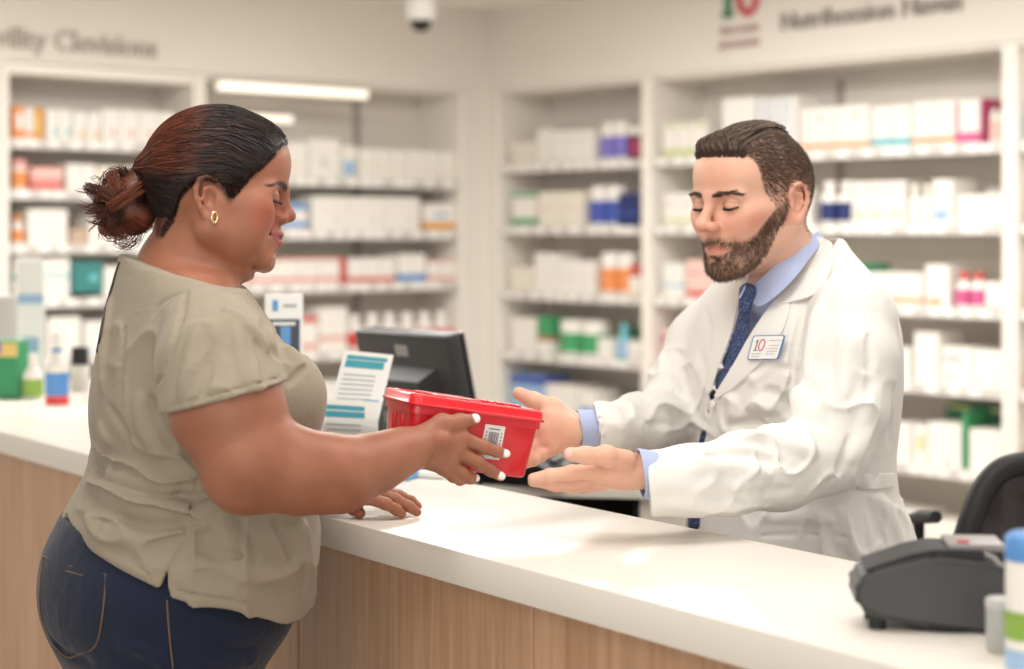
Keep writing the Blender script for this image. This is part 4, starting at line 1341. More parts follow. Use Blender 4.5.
def cloth_mat(name, rgb, rough=.85, weave=1400, ws=.25, wr=22, wrs=.35, var=.04, sheen=.15, stretch=(1, 1, 1)):
    m = bpy.data.materials.new(name); m.use_nodes = True
    nt = m.node_tree; b = nt.nodes['Principled BSDF']; L = nt.links.new
    tc = nt.nodes.new('ShaderNodeTexCoord')
    n0 = nt.nodes.new('ShaderNodeTexNoise'); n0.inputs['Scale'].default_value = 9; n0.inputs['Detail'].default_value = 6
    mr = nt.nodes.new('ShaderNodeMapRange'); mr.inputs['To Min'].default_value = 1 - var; mr.inputs['To Max'].default_value = 1 + var
    mx = nt.nodes.new('ShaderNodeMix'); mx.data_type = 'RGBA'; mx.blend_type = 'MULTIPLY'; mx.inputs[0].default_value = 1
    mx.inputs[6].default_value = (*lin(rgb), 1)
    L(tc.outputs['Object'], n0.inputs[0]); L(n0.outputs['Fac'], mr.inputs[0]); L(mr.outputs[0], mx.inputs[7]); L(mx.outputs[2], b.inputs['Base Color'])
    b.inputs['Roughness'].default_value = rough; b.inputs['Sheen Weight'].default_value = sheen
    b.inputs['Specular IOR Level'].default_value = .25
    mp = nt.nodes.new('ShaderNodeMapping'); mp.inputs['Scale'].default_value = stretch
    L(tc.outputs['Object'], mp.inputs[0])
    n1 = nt.nodes.new('ShaderNodeTexNoise'); n1.inputs['Scale'].default_value = wr; n1.inputs['Detail'].default_value = 4; n1.inputs['Distortion'].default_value = .7
    L(mp.outputs[0], n1.inputs[0])
    n2 = nt.nodes.new('ShaderNodeTexNoise'); n2.inputs['Scale'].default_value = weave; n2.inputs['Detail'].default_value = 2
    L(tc.outputs['Object'], n2.inputs[0])
    b1 = nt.nodes.new('ShaderNodeBump'); b1.inputs['Strength'].default_value = wrs; b1.inputs['Distance'].default_value = .008
    b2 = nt.nodes.new('ShaderNodeBump'); b2.inputs['Strength'].default_value = ws; b2.inputs['Distance'].default_value = .0006
    L(n1.outputs['Fac'], b1.inputs['Height']); L(n2.outputs['Fac'], b2.inputs['Height']); L(b1.outputs[0], b2.inputs['Normal']); L(b2.outputs[0], b.inputs['Normal'])
    return m

def region_strands(o, fr, n, keep, dirl, L, r0, seed, lift=.3, jit=.35, k=4):
    v = verts(o); nn_ = vnorm(o); lo = fr.loc(v); w = keep(lo); 
    R_ = np.random.RandomState(seed)
    idx = np.nonzero(w > .02)[0]
    pr = w[idx] / w[idx].sum()
    ch_ = R_.choice(idx, n, p=pr)
    b0 = v[ch_] + R_.normal(0, .0006, (n, 3)); nr = nn_[ch_]
    dl = np.array([dirl(a) for a in lo[ch_]]); d = dl @ fr.N.T
    d = d - nr * (d * nr).sum(1, keepdims=True); d /= np.linalg.norm(d, axis=1, keepdims=True) + 1e-9
    d = d + nr * lift + R_.normal(0, jit, (n, 3)) * .5; d /= np.linalg.norm(d, axis=1, keepdims=True)
    ln = L * R_.uniform(.6, 1.2, n) * np.clip(w[ch_], .35, 1)
    t = np.linspace(0, 1, k)
    curl = R_.normal(0, .18, (n, 3))
    paths = b0[:, None, :] + d[:, None, :] * (t[None, :, None] * ln[:, None, None]) + curl[:, None, :] * (t[None, :, None] ** 2) * ln[:, None, None]
    return paths

# ------------------------------------------------------------------ the red container being handed over
M_REDP = mat('red_plastic', (206, 26, 40), .28, spec=.5, trans=.0, sss=.0, coat=.3)
M_REDL = mat('red_lid', (220, 34, 46), .25, coat=.3)
M_STK = mat('sticker_white', (232, 228, 226), .5)
M_BAR = mat('barcode_grey', (96, 92, 96), .6)
BO = P(413, 405, 2.29)
BYAW, BTILT = math.radians(23), math.radians(9.4)
BL, BW, BH = .183, .112, .0755
BMW = Matrix.Translation(BO) @ Matrix.Rotation(BYAW, 4, 'Z') @ Matrix.Rotation(BTILT, 4, 'Y')
rb = empty('sharps_container', (0, 0, 0)); rb.matrix_world = BMW
tag(rb, 'red plastic container with a clipped lid held between the two people', 'container')
def rrect(x0, y0, x1, y1, r, n=5):
    o = []
    for cx, cy, a0 in ((x1 - r, y1 - r, 0), (x0 + r, y1 - r, 90), (x0 + r, y0 + r, 180), (x1 - r, y0 + r, 270)):
        for i in range(n + 1):
            a = math.radians(a0 + 90 * i / n); o.append((cx + r * math.cos(a), cy + r * math.sin(a)))
    return o
def stack(mb, levels, m, caps=(True, True)):
    """levels = [(outline, z)] with equal point counts"""
    vs, fs = [], []
    n = len(levels[0][0])
    for o, z in levels: vs += [(x, y, z) for x, y in o]
    for j in range(len(levels) - 1):
        for i in range(n): fs.append([j * n + i, j * n + (i + 1) % n, (j + 1) * n + (i + 1) % n, (j + 1) * n + i])
    if caps[0]: fs.append(list(range(n))[::-1])
    if caps[1]: fs.append([(len(levels) - 1) * n + i for i in range(n)])
    mb.add(vs, fs, m, True)
def ins(d, r, zz=0): return rrect(d, d, BL - d, BW - d, r)
b = MB()
stack(b, [(ins(.010, .010), -BH), (ins(.0072, .012), -BH + .003), (ins(.0068, .012), -BH + .006), (ins(.002, .013), -.010), (ins(-.001, .013), -.0098), (ins(-.001, .013), -.0005)], M_REDP)
# moulded flutes on the end face and a raised front panel outline
for i in range(2):
    y0 = .038 + i * .032
    b.tube([(.0030, y0, -.014), (.0070, y0 + .0005, -.062)], .0042, M_REDP, 10)
b.build('tub', rb)
b = MB()
stack(b, [(ins(-.0045, .015), -.0002), (ins(-.0052, .015), .0008), (ins(-.0052, .015), .0030), (ins(-.0035, .014), .0036), (ins(-.0028, .014), .0042), (ins(-.0024, .014), .0125), (ins(.000, .013), .0150), (ins(.006, .012), .0152), (ins(.008, .012), .0132)], M_REDL)
b.box((.034, .018, .0125), (.100, BW - .018, .0170), M_REDL, .0015, 2)
b.build('lid', rb)
b = MB()
for i in range(6): b.box((.105 + i * .0095, .022, .0133), (.1115 + i * .0095, .052, .0178), M_REDL, .0012, 2)
b.box((.102, .018, .0125), (.165, .056, .0150), M_REDL, .001, 2); b.build('hinged_flap', rb)
for x in (.03, .14):
    b = MB(); b.box((x - .012, -.0068, -.006), (x + .012, -.0032, .004), M_REDL, .0012, 2)
for px_ in (0,):
    pass
# sticker on the front, drawn in the plane of the tapered front face
def fp(px, py):
    """front face point seen at (px, py) in box coordinates"""
    Mi = BMW.inverted(); o = Mi @ Vector((0, 0, EYE)); d_ = (Mi @ P(px, py, 2.3)) - o
    n = Vector((0, -1, -.0805)).normalized(); q0 = Vector((.09, .0020, -.010))
    t = (q0 - o).dot(n) / d_.dot(n)
    return o + d_ * t
cs = [fp(485.6, 424), fp(505.4, 426.7), fp(499, 460), fp(478.3, 457.5)]
nn = Vector((0, -1, -.0805)).normalized()
b = MB(); q = [c + nn * .0006 for c in cs] + [c - nn * .0004 for c in cs]
b.add(q, [[0, 1, 2, 3], [7, 6, 5, 4], [0, 4, 5, 1], [1, 5, 6, 2], [2, 6, 7, 3], [3, 7, 4, 0]], M_STK); sk = b.build('sticker', rb)
b = MB()
def qq(u, v): return lerp(lerp(cs[0], cs[1], u), lerp(cs[3], cs[2], u), v) + nn * .0009
rr_ = random.Random(3); u = .24
while u < .74:
    w_ = rr_.choice((.018, .03, .045)); b.add([qq(u, .2), qq(u + w_, .2), qq(u + w_, .62), qq(u, .62)], [[0, 1, 2, 3]], M_BAR); u += w_ + rr_.choice((.02, .03))
for v in (.10, .70, .78, .86): b.add([qq(.2, v), qq(.78, v), qq(.78, v + .03), qq(.2, v + .03)], [[0, 1, 2, 3]], M_BAR)
for v in (.2, .3, .4, .5): b.add([qq(.1, v), qq(.16, v), qq(.16, v + .05), qq(.1, v + .05)], [[0, 1, 2, 3]], M_BAR); b.add([qq(.84, v), qq(.9, v), qq(.9, v + .05), qq(.84, v + .05)], [[0, 1, 2, 3]], M_BAR)
b.build('barcode', sk)

# ------------------------------------------------------------------ the woman
def R(px, y): return px * y / F
def PC_(pts, yr):
    """[(px, py, Y, r_px)] -> points, radii"""
    return [P(a, b_, y) for a, b_, y, r in pts], [R(r, y) for a, b_, y, r in pts]
SK_W = skin_mat('skin_woman', (168, 112, 88), (146, 94, 72), (146, 70, 74), nail=(246, 240, 238), hair=(38, 24, 22), blush=(180, 92, 70), rough=.42)
W = empty('person', (P(190, 400, 2.43).x, 2.43, 0))
W.location.z = 0
tag(W, 'person with a low hair bun in a khaki t-shirt and jeans, passing the red container', 'person')
def pw(o, par=None):
    par = par or W
    o.parent = par
    o.matrix_parent_inverse = W.matrix_basis.inverted() if par is W else Matrix.Identity(4)
    return o

WY = math.radians(20)
hl_f0 = [-75, -68, -53, -42, -28, -14, 3, 14, 22, 32, 46, 63, 74, 82, 100]
hl_u0 = [-60, -58, -38, -8, 6, 14, 10, -2, -12, -2, 18, 34, 46, 58, 72]
def build_woman():
    gx = graded([(-.66, -.49, .008), (-.49, -.28, .0022), (-.28, -.245, .004), (-.245, .02, .0019)])
    gy = graded([(2.05, 2.22, .006), (2.22, 2.50, .0024), (2.50, 2.66, .0024), (2.66, 2.80, .008)])
    gz = graded([(.90, 1.045, .009), (1.045, 1.245, .0019), (1.245, 1.33, .005), (1.33, 1.61, .0022)])
    B = Field(gx, gy, gz)
    # trunk (under the shirt)
    B.loft([(1.00, -.42, 2.43, .08, .08, .12, WY), (1.2, -.42, 2.43, .10, .10, .15, WY), (1.34, -.43, 2.42, .085, .09, .15, WY), (1.395, -.435, 2.42, .05, .06, .10, WY)], .02)
    fr = Frame(P(220, 191, 2.41), math.radians(2), math.radians(1), 0, 1.0)
    hp = dict(fore=44, nf=102, nu=-32, nw=12.5, brf=84, ef=71, eu=-8, bf=82, bu=2, lf=81, mu=-63, lw=27, lt=1.15, smile=5, gap=2.4, chf=61, chu=-96, chr=14, chk=9, cu=75, ckf=50, ckl=40,
              jw=56, jr=22, fw=60, fd=44, chub=1, fold=1, earf=-2, earu=-14, earl=69, es=1.06)
    build_head(B, fr, hp)
    k = fr.sc
    B.ell(fr.p(27, 0, -98), (33 * k, 44 * k, 24 * k), .007, np.array(fr.R))           # soft double chin
    B.cone(fr.p(51, -16, -111), fr.p(51, 16, -111), .0035, .0035, .008, 'sub')
    for s_ in (-1, 1): B.cone(fr.p(51, 16 * s_, -111), fr.p(46, 33 * s_, -92), .0030, .0025, .010, 'sub')
    B.ell(fr.p(-12, 0, -82), (40 * k, 50 * k, 34 * k), .022, np.array(fr.R))
    # neck and shoulders
    B.cone(fr.p(-24, 0, -40), P(193, 258, 2.42), .048, .056, .02)
    B.cone(P(193, 258, 2.42), P(180, 300, 2.42), .054, .068, .03)
    B.cone(P(178, 276, 2.40), P(206, 320, 2.28), .034, .036, .03)
    B.cone(P(168, 264, 2.44), P(148, 300, 2.56), .036, .040, .03)
    B.cone(P(183, 225, 2.40), P(222, 284, 2.37), .030, .020, .02)           # neck muscle
    # near arm
    arm_ = [(210, 336, 2.235, 43), (218, 364, 2.20, 52), (227, 408, 2.175, 55), (246, 446, 2.165, 50)]
    p_, r_ = PC_(arm_, 0); B.chain(p_, r_, .02)
    p_, r_ = PC_([(252, 462, 2.165, 42), (300, 472, 2.18, 39), (340, 474, 2.20, 35), (378, 462, 2.235, 26), (404, 451, 2.258, 19.5), (418, 446, 2.268, 17)], 0); B.chain(p_, r_, .024)
    B.ell(P(244, 478, 2.16), (R(34, 2.16),) * 3, .03)
    B.cone(P(412, 440, 2.27), P(440, 440, 2.277), .013, .015, .008)
    # near hand on the front of the container
    fy = lambda px: 2.29 + (px - 413) * .00127 * .42
    def hp_(px, py, off): return P(px, py, fy(px) - off)
    wr = hp_(415, 447, .022)
    palm = [(hp_(461, 437, .015), .0105), (hp_(456, 449, .0155), .0105), (hp_(450, 461, .0155), .0100), (hp_(444, 468, .014), .0090)]
    fin = [([hp_(461, 437, .0140), hp_(484, 447, .0140), hp_(497, 451.5, .0115), hp_(506, 454, .0095)], [.0098, .0082, .0074, .0062]),
           ([hp_(456, 451, .0140), hp_(478, 462, .0145), hp_(490, 470, .0120), hp_(501, 476.5, .0095)], [.0098, .0084, .0076, .0063]),
           ([hp_(449, 463, .0135), hp_(462, 473, .0140), hp_(470, 478, .0095), hp_(475.5, 478, .0060)], [.0094, .0080, .0074, .0062]),
           ([hp_(443, 469, .0120), hp_(453, 476.5, .0110), hp_(460, 480, .0050), hp_(465, 479, .0000)], [.0085, .0072, .0066, .0056])]
    th = ([hp_(422, 438, .018), hp_(442, 424.5, .0190), hp_(460, 421.5, .0170), hp_(475, 419, .0110)], [.014, .0118, .0092, .0072])
    build_hand(B, wr, .0165, palm, fin, th)
    B.cone(hp_(418, 440, .020), th[0][1], .014, .011, .008); B.cone(hp_(418, 456, .020), hp_(438, 462, .015), .014, .011, .008)
    # far arm and hand, resting on the worktop
    def oz(px, py, z): return P(px, py, F * (EYE - z) / (py - HZ))
    w2 = oz(346, 494, 1.083)
    B.chain([P(162, 328, 2.57), P(205, 420, 2.66), P(262, 466, 2.71), lerp(P(262, 466, 2.71), w2, .6), w2], [.048, .050, .042, .032, .021], .012)
    pal2 = [(oz(366, 497, 1.083), .0105), (oz(374, 493, 1.085), .0105), (oz(382, 491, 1.084), .0100), (oz(388, 490, 1.080), .0090)]
    fin2 = [([oz(366, 497, 1.083), oz(386, 504, 1.073), oz(396, 509.5, 1.064), oz(402, 514, 1.0575)], [.0100, .0082, .0075, .0066]),
            ([oz(374, 493, 1.085), oz(396, 500, 1.075), oz(409, 506.5, 1.066), oz(417, 512, 1.0580)], [.0100, .0084, .0076, .0066]),
            ([oz(380, 491, 1.084), oz(399, 495.5, 1.074), oz(411, 501, 1.065), oz(418, 506, 1.0580)], [.0094, .0078, .0072, .0062]),
            ([oz(384, 491, 1.078), oz(396, 494, 1.070), oz(404, 497, 1.063), oz(410, 500, 1.0570)], [.0084, .0068, .0064, .0056])]
    th2 = ([oz(344, 498, 1.078), oz(350, 504, 1.068), oz(355, 508.5, 1.0625), oz(360, 513, 1.0585)], [.0135, .0105, .0092, .0078])
    build_hand(B, w2, .018, pal2, fin2, th2)
    o = B.build('body', SK_W, smooth=1)
    X = verts(o); Nn = vnorm(o)
    lo = fr.loc(X)
    f, l, u = lo[:, 0], lo[:, 1], lo[:, 2]
    headm = (f > 30) & (np.abs(l) < 70) & (u > -110) & (u < 60)
    # lips
    lw = hp['lw']
    mline = hp['mu'] + hp['smile'] * np.clip(np.abs(l) / lw, 0, 1.2) ** 2
    q = (np.abs(l) / (lw + 3)) ** 2 + ((u - mline) / np.where(u > mline, 8.5, 11.5)) ** 2
    lip = np.clip((1.05 - q) * 5, 0, 1) * (f > hp['lf'] - 22) * headm
    attr(o, 'lip', lip * .85)
    attr(o, 'blush', .45 * np.exp(-(((f - 66) / 22) ** 2 + ((u + 32) / 18) ** 2)) * headm)
    hm = np.zeros(len(X))
    for s_ in (-1, 1):
        t = (l * s_ - 12) / 42                               # brow from the nose outwards
        bc = hp['bu'] + 4 + 6 * np.sin(np.clip(t, 0, 1) * 2.4) - 3 * np.clip(t, 0, 1.3) ** 2
        th_ = 3.9 * (1 - .6 * np.clip(t, 0, 1))
        hm = np.maximum(hm, np.clip(1.6 - np.abs(u - bc) / th_, 0, 1) * (t > -.05) * (t < 1.05) * headm)
        e = (l * s_ - 31) / 15.5                             # lash line over the lowered lid
        ec = hp['eu'] - 6.5 + 3.0 * e * e
        hm = np.maximum(hm, np.clip(1.5 - np.abs(u - ec) / 1.3, 0, 1) * (np.abs(e) < 1.05) * (f > 50) * headm)
    hl = np.interp(f, hl_f0, hl_u0)
    hm = np.maximum(hm, .75 * np.clip(1 + (u - hl) / 9, 0, 1) * (f > -80) * (f < 90) * (u > -70))
    for s_ in (-1, 1):
        e = (l * s_ - 31) / 17; ec = hp['eu'] + 4.5 - 3.0 * e * e  # upper lid crease: its shade painted as a dark line in the skin colour
        hm = np.maximum(hm, .38 * np.clip(1.5 - np.abs(u - ec) / 1.2, 0, 1) * (np.abs(e) < 1) * (f > 50) * headm)
    attr(o, 'hair_crease_shade', hm)
    nail = np.zeros(len(X))
    for (c, r) in [(hp_(477.5, 417.6, .0165), .0062), (hp_(506.5, 453.2, .0145), .0052), (hp_(501.8, 475.6, .0145), .0052), (hp_(477, 478.0, .011), .0042),
                   (oz(358, 510, 1.0665), .0062), (oz(403, 510.5, 1.0645), .0036), (oz(418, 508.8, 1.0645), .0036)]:
        dd = np.linalg.norm((X - np.array(c)) * np.array([.85, 1, 1.05]), axis=1)
        nail = np.maximum(nail, np.clip((1.25 - dd / r) * 4, 0, 1))
    attr(o, 'nail', nail)
    pw(o)
    return B, fr, hp, o
WB, WF, WH, wbody = build_woman()

# teeth, eyelashes
b = MB(); b.lathe([(.001, 0)], M_WHITE, 4) if False else None
tee_ = Field(graded([(WF.p(40, 0, 0).x, WF.p(100, 0, 0).x, .0012)]), graded([(2.36, 2.46, .0015)]), graded([(WF.p(0, 0, -72).z, WF.p(0, 0, -48).z, .0010)]))
tee_.ell(WF.p(62, 0, WH['mu'] + 1.0), (.0175, .021, .0042), .001, np.array(WF.R))
pw(tee_.build('teeth', mat('teeth', (240, 234, 226), .25)))
def lashes(fr, hp, side, m, n=26, L=7.0, name='eyelashes'):
    ps = []
    for i in range(n):
        e = -1 + 2 * i / (n - 1)
        l = side * (31 + 15 * e); u = hp['eu'] - 6.5 + 3 * e * e
        f = hp['ef'] - 2 + 13.5 * math.sqrt(max(0.02, 1 - (e * .93) ** 2 - ((u - hp['eu']) / 14.5) ** 2))
        sp = e * 3 * side
        ps.append([fr.p(f - .5, l, u), fr.p(f + L * .45, l + sp * .5, u - L * .35), fr.p(f + L * .85, l + sp, u - L * .25)])
    return strands(name, np.array(ps), .0005, .00015, m)
M_LASH = mat('lash_black', (20, 14, 14), .6)
for s_ in (-1, 1): pw(lashes(WF, WH, s_, M_LASH))

# ---- hair
def hair_mat(name, c0, c1, rough=.38):
    m = bpy.data.materials.new(name); m.use_nodes = True
    nt = m.node_tree; b = nt.nodes['Principled BSDF']; L = nt.links.new
    a = nt.nodes.new('ShaderNodeAttribute'); a.attribute_name = 'tint'
    mx = nt.nodes.new('ShaderNodeMix'); mx.data_type = 'RGBA'
    mx.inputs[6].default_value = (*lin(c0), 1); mx.inputs[7].default_value = (*lin(c1), 1)
    L(a.outputs['Fac'], mx.inputs[0]); L(mx.outputs[2], b.inputs['Base Color'])
    b.inputs['Roughness'].default_value = rough
    b.inputs['Specular IOR Level'].default_value = .35
    return m
M_HAIRW = hair_mat('hair_dark_auburn', (22, 17, 17), (122, 66, 46))
hl_f = [-110, -88, -75, -68, -53, -42, -28, -14, 3, 14, 22, 32, 46, 63, 74, 82, 100]
hl_u = [-48, -60, -58, -56, -36, -6, 6, 14, 10, -2, -12, -2, 18, 34, 46, 58, 72]
def scalp(fr, grow, hlf, hlu, h=.0026, extra=None, cu=80):
    o = fr.o
    Fd = Field(graded([(o.x - .13, o.x + .13, h)]), graded([(o.y - .12, o.y + .12, h)]), graded([(o.z - .09, o.z + .14, h)]))
    k = fr.sc
    Rm = np.array(fr.R)
    Fd.ell(fr.p(-4, 0, 33), ((90 + grow) * k, (75 + grow) * k, (cu + grow) * k), .004, Rm)
    Fd.ell(fr.p(-30, 0, 12), ((62 + grow) * k, (68 + grow) * k, (70 + grow) * k), .016, Rm)
    Fd.ell(fr.p(44, 0, 38), ((48 + grow * .6) * k, (60 + grow) * k, (48 + grow * .8) * k), .018, Rm)
    if extra: extra(Fd)
    x, y, z = np.meshgrid(*Fd.g, indexing='ij')
    lo = fr.loc(np.stack([x, y, z], -1))
    line = np.interp(lo[..., 0], hlf, hlu)
    d = (line - lo[..., 2]) * .75 * k
    kk = .006
    hh = np.maximum(kk - np.abs(Fd.D - d), 0) / kk
    Fd.D = np.maximum(Fd.D, d.astype(np.float32)) + (hh * hh * kk * .25).astype(np.float32)
    return Fd
def w_extra(Fd):
    Fd.cone(WF.p(-84, 0, 26), WF.p(-99, 0, 28), .022, .014, .02)
cap = scalp(WF, 6, hl_f, hl_u, extra=w_extra, cu=75)
capo = cap.build('hair', M_HAIRW, smooth=1)
def tint_w(X):
    lo = WF.loc(X); n_ = noise3(4, 16, 60, 320)(X[..., 0], X[..., 1], X[..., 2] * 1.8)
    t = 1 / (1 + np.exp(-((-lo[..., 0] - 28) / 15 + n_ * 1.0))) / (1 + np.exp(-(lo[..., 2] - 14 + .1 * lo[..., 0]) / 6))
    return np.clip(t * .72, 0, 1)
attr(capo, 'tint', tint_w(verts(capo)))
pw(capo)
def bvh_of(o):
    v = verts(o); me = o.data
    n = len(me.polygons); a = np.empty(n * 4, dtype=np.int32)
    me.loops.foreach_get('vertex_index', a)
    return BVHTree.FromPolygons([Vector(p) for p in v.tolist()], a.reshape(-1, 4).tolist())
def flow_strands(o, n, stepf, ns, lift, seed, dirfn, keepfn=None, jit=.15):
    v = verts(o); bt = bvh_of(o); rs_ = random.Random(seed); out = []
    tries = 0
    while len(out) < n and tries < n * 6:
        tries += 1
        p = Vector(v[rs_.randrange(len(v))].tolist())
        if keepfn and not keepfn(p, rs_): continue
        path = []; L_ = lift * rs_.uniform(.2, 1.2); st = stepf * rs_.uniform(.8, 1.2)
        jd = Vector((rs_.gauss(0, jit), rs_.gauss(0, jit), rs_.gauss(0, jit)))
        for i in range(ns):
            c, nrm, _, _ = bt.find_nearest(p)
            if c is None: break
            path.append(c + nrm * (L_ * min(1, i / 2) * (1 if i < ns - 1 else .6)))
            d = (dirfn(c) + jd)
            d = d - nrm * d.dot(nrm)
            if d.length < 1e-6: d = Vector((0, 0, 1))
            p = c + d.normalized() * st
        if len(path) == ns: out.append([tuple(q_) for q_ in path])
    return np.array(out)
TIE = WF.p(-104, 0, 27)
def to_tie(c):
    d = TIE - c
    lo = WF.loc(np.array(c)[None])[0]
    d = d.normalized() + WF.dirv(0, 0, 1) * (.35 if lo[0] > 20 else 0) * (1 if lo[2] < 70 else 0)
    return d
ps = flow_strands(capo, 3600, .0065, 9, .0022, 7, to_tie, jit=.07)
ho = strands('hair_strands', ps, .0005, .00025, M_HAIRW)
attr(ho, 'tint', np.clip(tint_w(verts(ho)) + np.repeat(np.random.RandomState(2).normal(0, .16, len(ps)), ps.shape[1] * 3), 0, 1)); pw(ho, None)
# baby hairs along the temple
def temple_keep(p, r_):
    lo = WF.loc(np.array(p)[None])[0]; return -30 < lo[0] < 74 and abs(lo[2] - np.interp(lo[0], hl_f, hl_u)) < 7
def tdir(c):
    lo = WF.loc(np.array(c)[None])[0]
    return WF.dirv(-.9 if lo[0] > 30 else -.3, 0, -.6 if lo[0] < 40 else .2)
ps = flow_strands(capo, 900, .003, 5, .0045, 11, tdir, temple_keep, jit=.8)
bo_ = strands('temple_curls', ps, .00035, .0001, M_HAIRW); attr(bo_, 'tint', np.full(vcount(bo_), .12)); pw(bo_)
tcurl = lambda lo: ((np.abs(lo[:, 2] - np.interp(lo[:, 0], hl_f0, hl_u0) - 1) < 6) & (lo[:, 0] > -70) & (lo[:, 0] < 78)).astype(float) * np.where((lo[:, 0] > 0) & (lo[:, 0] < 45), 1, .35) * (np.abs(lo[:, 1]) < 74)
tc_ = region_strands(wbody, WF, 3600, tcurl, lambda a: (-.8, 0, .5 if a[0] > 5 else .2), .011, 1, 17, .3, .5, 6)
bo_ = strands('edge_hairs', tc_, .00042, .0001, M_HAIRW); attr(bo_, 'tint', np.full(vcount(bo_), .1)); pw(bo_)
# bun of loose curls
bc = P(129, 203, 2.405)
rs = np.random.RandomState(9)
bf_ = Field(graded([(bc.x - .07, bc.x + .07, .003)]), graded([(bc.y - .07, bc.y + .07, .003)]), graded([(bc.z - .08, bc.z + .08, .003)]))
bf_.ell(bc + Vector((.004, 0, 0)), (.026, .030, .036), .01)
bf_.ell(bc + Vector((.008, 0, -.014)), (.024, .026, .026), .01)
bf_.cone(bc + Vector((.01, 0, .02)), TIE, .020, .014, .012)
nz = noise3(21, 20, 60, 200)
bf_.disp(lambda x, y, z: nz(x, y, z) * .0025)
bun = bf_.build('bun', M_HAIRW); attr(bun, 'tint', np.clip(.35 + .3 * noise3(5, 10, 60, 160)(*[verts(bun)[:, i] for i in range(3)]), 0, 1)); pw(bun)
paths = []; tints = []
for g_ in range(46):                      # locks
    ax = rs.normal(size=3); ax[1] *= .6; ax /= np.linalg.norm(ax)
    c = np.array(bc) + rs.normal(size=3) * [.008, .007, .009] + [-.006, 0, 0]
    e1 = np.cross(ax, [0, 0, 1.0]); e1 /= np.linalg.norm(e1) + 1e-9; e2 = np.cross(ax, e1)
    a0 = rs.uniform(0, 6.28); span = rs.uniform(1.6, 3.4); rad = rs.uniform(.021, .034)
    tl = rs.choice([.1, .35, .6, .95, 1.0])
    for j in range(34):
        t = np.linspace(0, 1, 12); a = a0 + t * span + rs.normal(0, .05)
        rr = rad * (1 + .10 * np.sin(t * 9 + rs.uniform(0, 6))) + rs.normal(0, .0022) + .004 * t
        pth = c + e1 * (np.cos(a) * rr)[:, None] + e2 * (np.sin(a) * rr)[:, None] * 1.12 + ax * rs.normal(0, .005) + rs.normal(0, .0002, (12, 3))
        paths.append(pth); tints.append(np.clip(tl + rs.normal(0, .12), 0, 1))
for g_ in range(60):                      # loose ends below and behind the bun
    c = np.array(bc) + [rs.uniform(-.034, -.01), rs.uniform(-.03, .02), rs.uniform(-.03, .02)]
    ang = rs.uniform(2.6, 5.0); L_ = rs.uniform(.014, .034); cu = rs.uniform(-1.0, 1.0)
    t = np.linspace(0, 1, 12)
    for j in range(5):
        a = ang + cu * t + rs.normal(0, .05)
        stp = np.stack([np.cos(a), np.full(12, rs.normal(0, .2)), np.sin(a)], 1) * L_ / 11
        paths.append(c + np.cumsum(stp, 0) + rs.normal(0, .001, 3)); tints.append(np.clip(.55 + rs.normal(0, .15), 0, 1))
cs_ = strands('bun_curls', np.array(paths), .00055, .0002, M_HAIRW)
attr(cs_, 'tint', np.repeat(np.array(tints), 12 * 3)); pw(cs_, None)
tie_pts = [TIE + Vector((.004, 0, 0)) + WF.R @ Vector((0, .019 * math.cos(a), .021 * math.sin(a))) for a in np.linspace(0, 2 * math.pi, 18, endpoint=False)]
pw(tube_of('hair_tie', tie_pts, .0042, M_LASH, closed=True))
# gold hoop
M_GOLD = mat('gold', (236, 210, 160), .22, metal=1)
ec = P(214.5, 217.5, WF.p(-8, -78, 0).y - .005)
hp_pts = [ec + WF.R @ Vector((.0032 * math.cos(a) , .003 * math.cos(a), .0068 * math.sin(a))) for a in np.linspace(0, 2 * math.pi, 36, endpoint=False)]
pw(tube_of('earring', hp_pts, .0019, M_GOLD, n=14, closed=True))

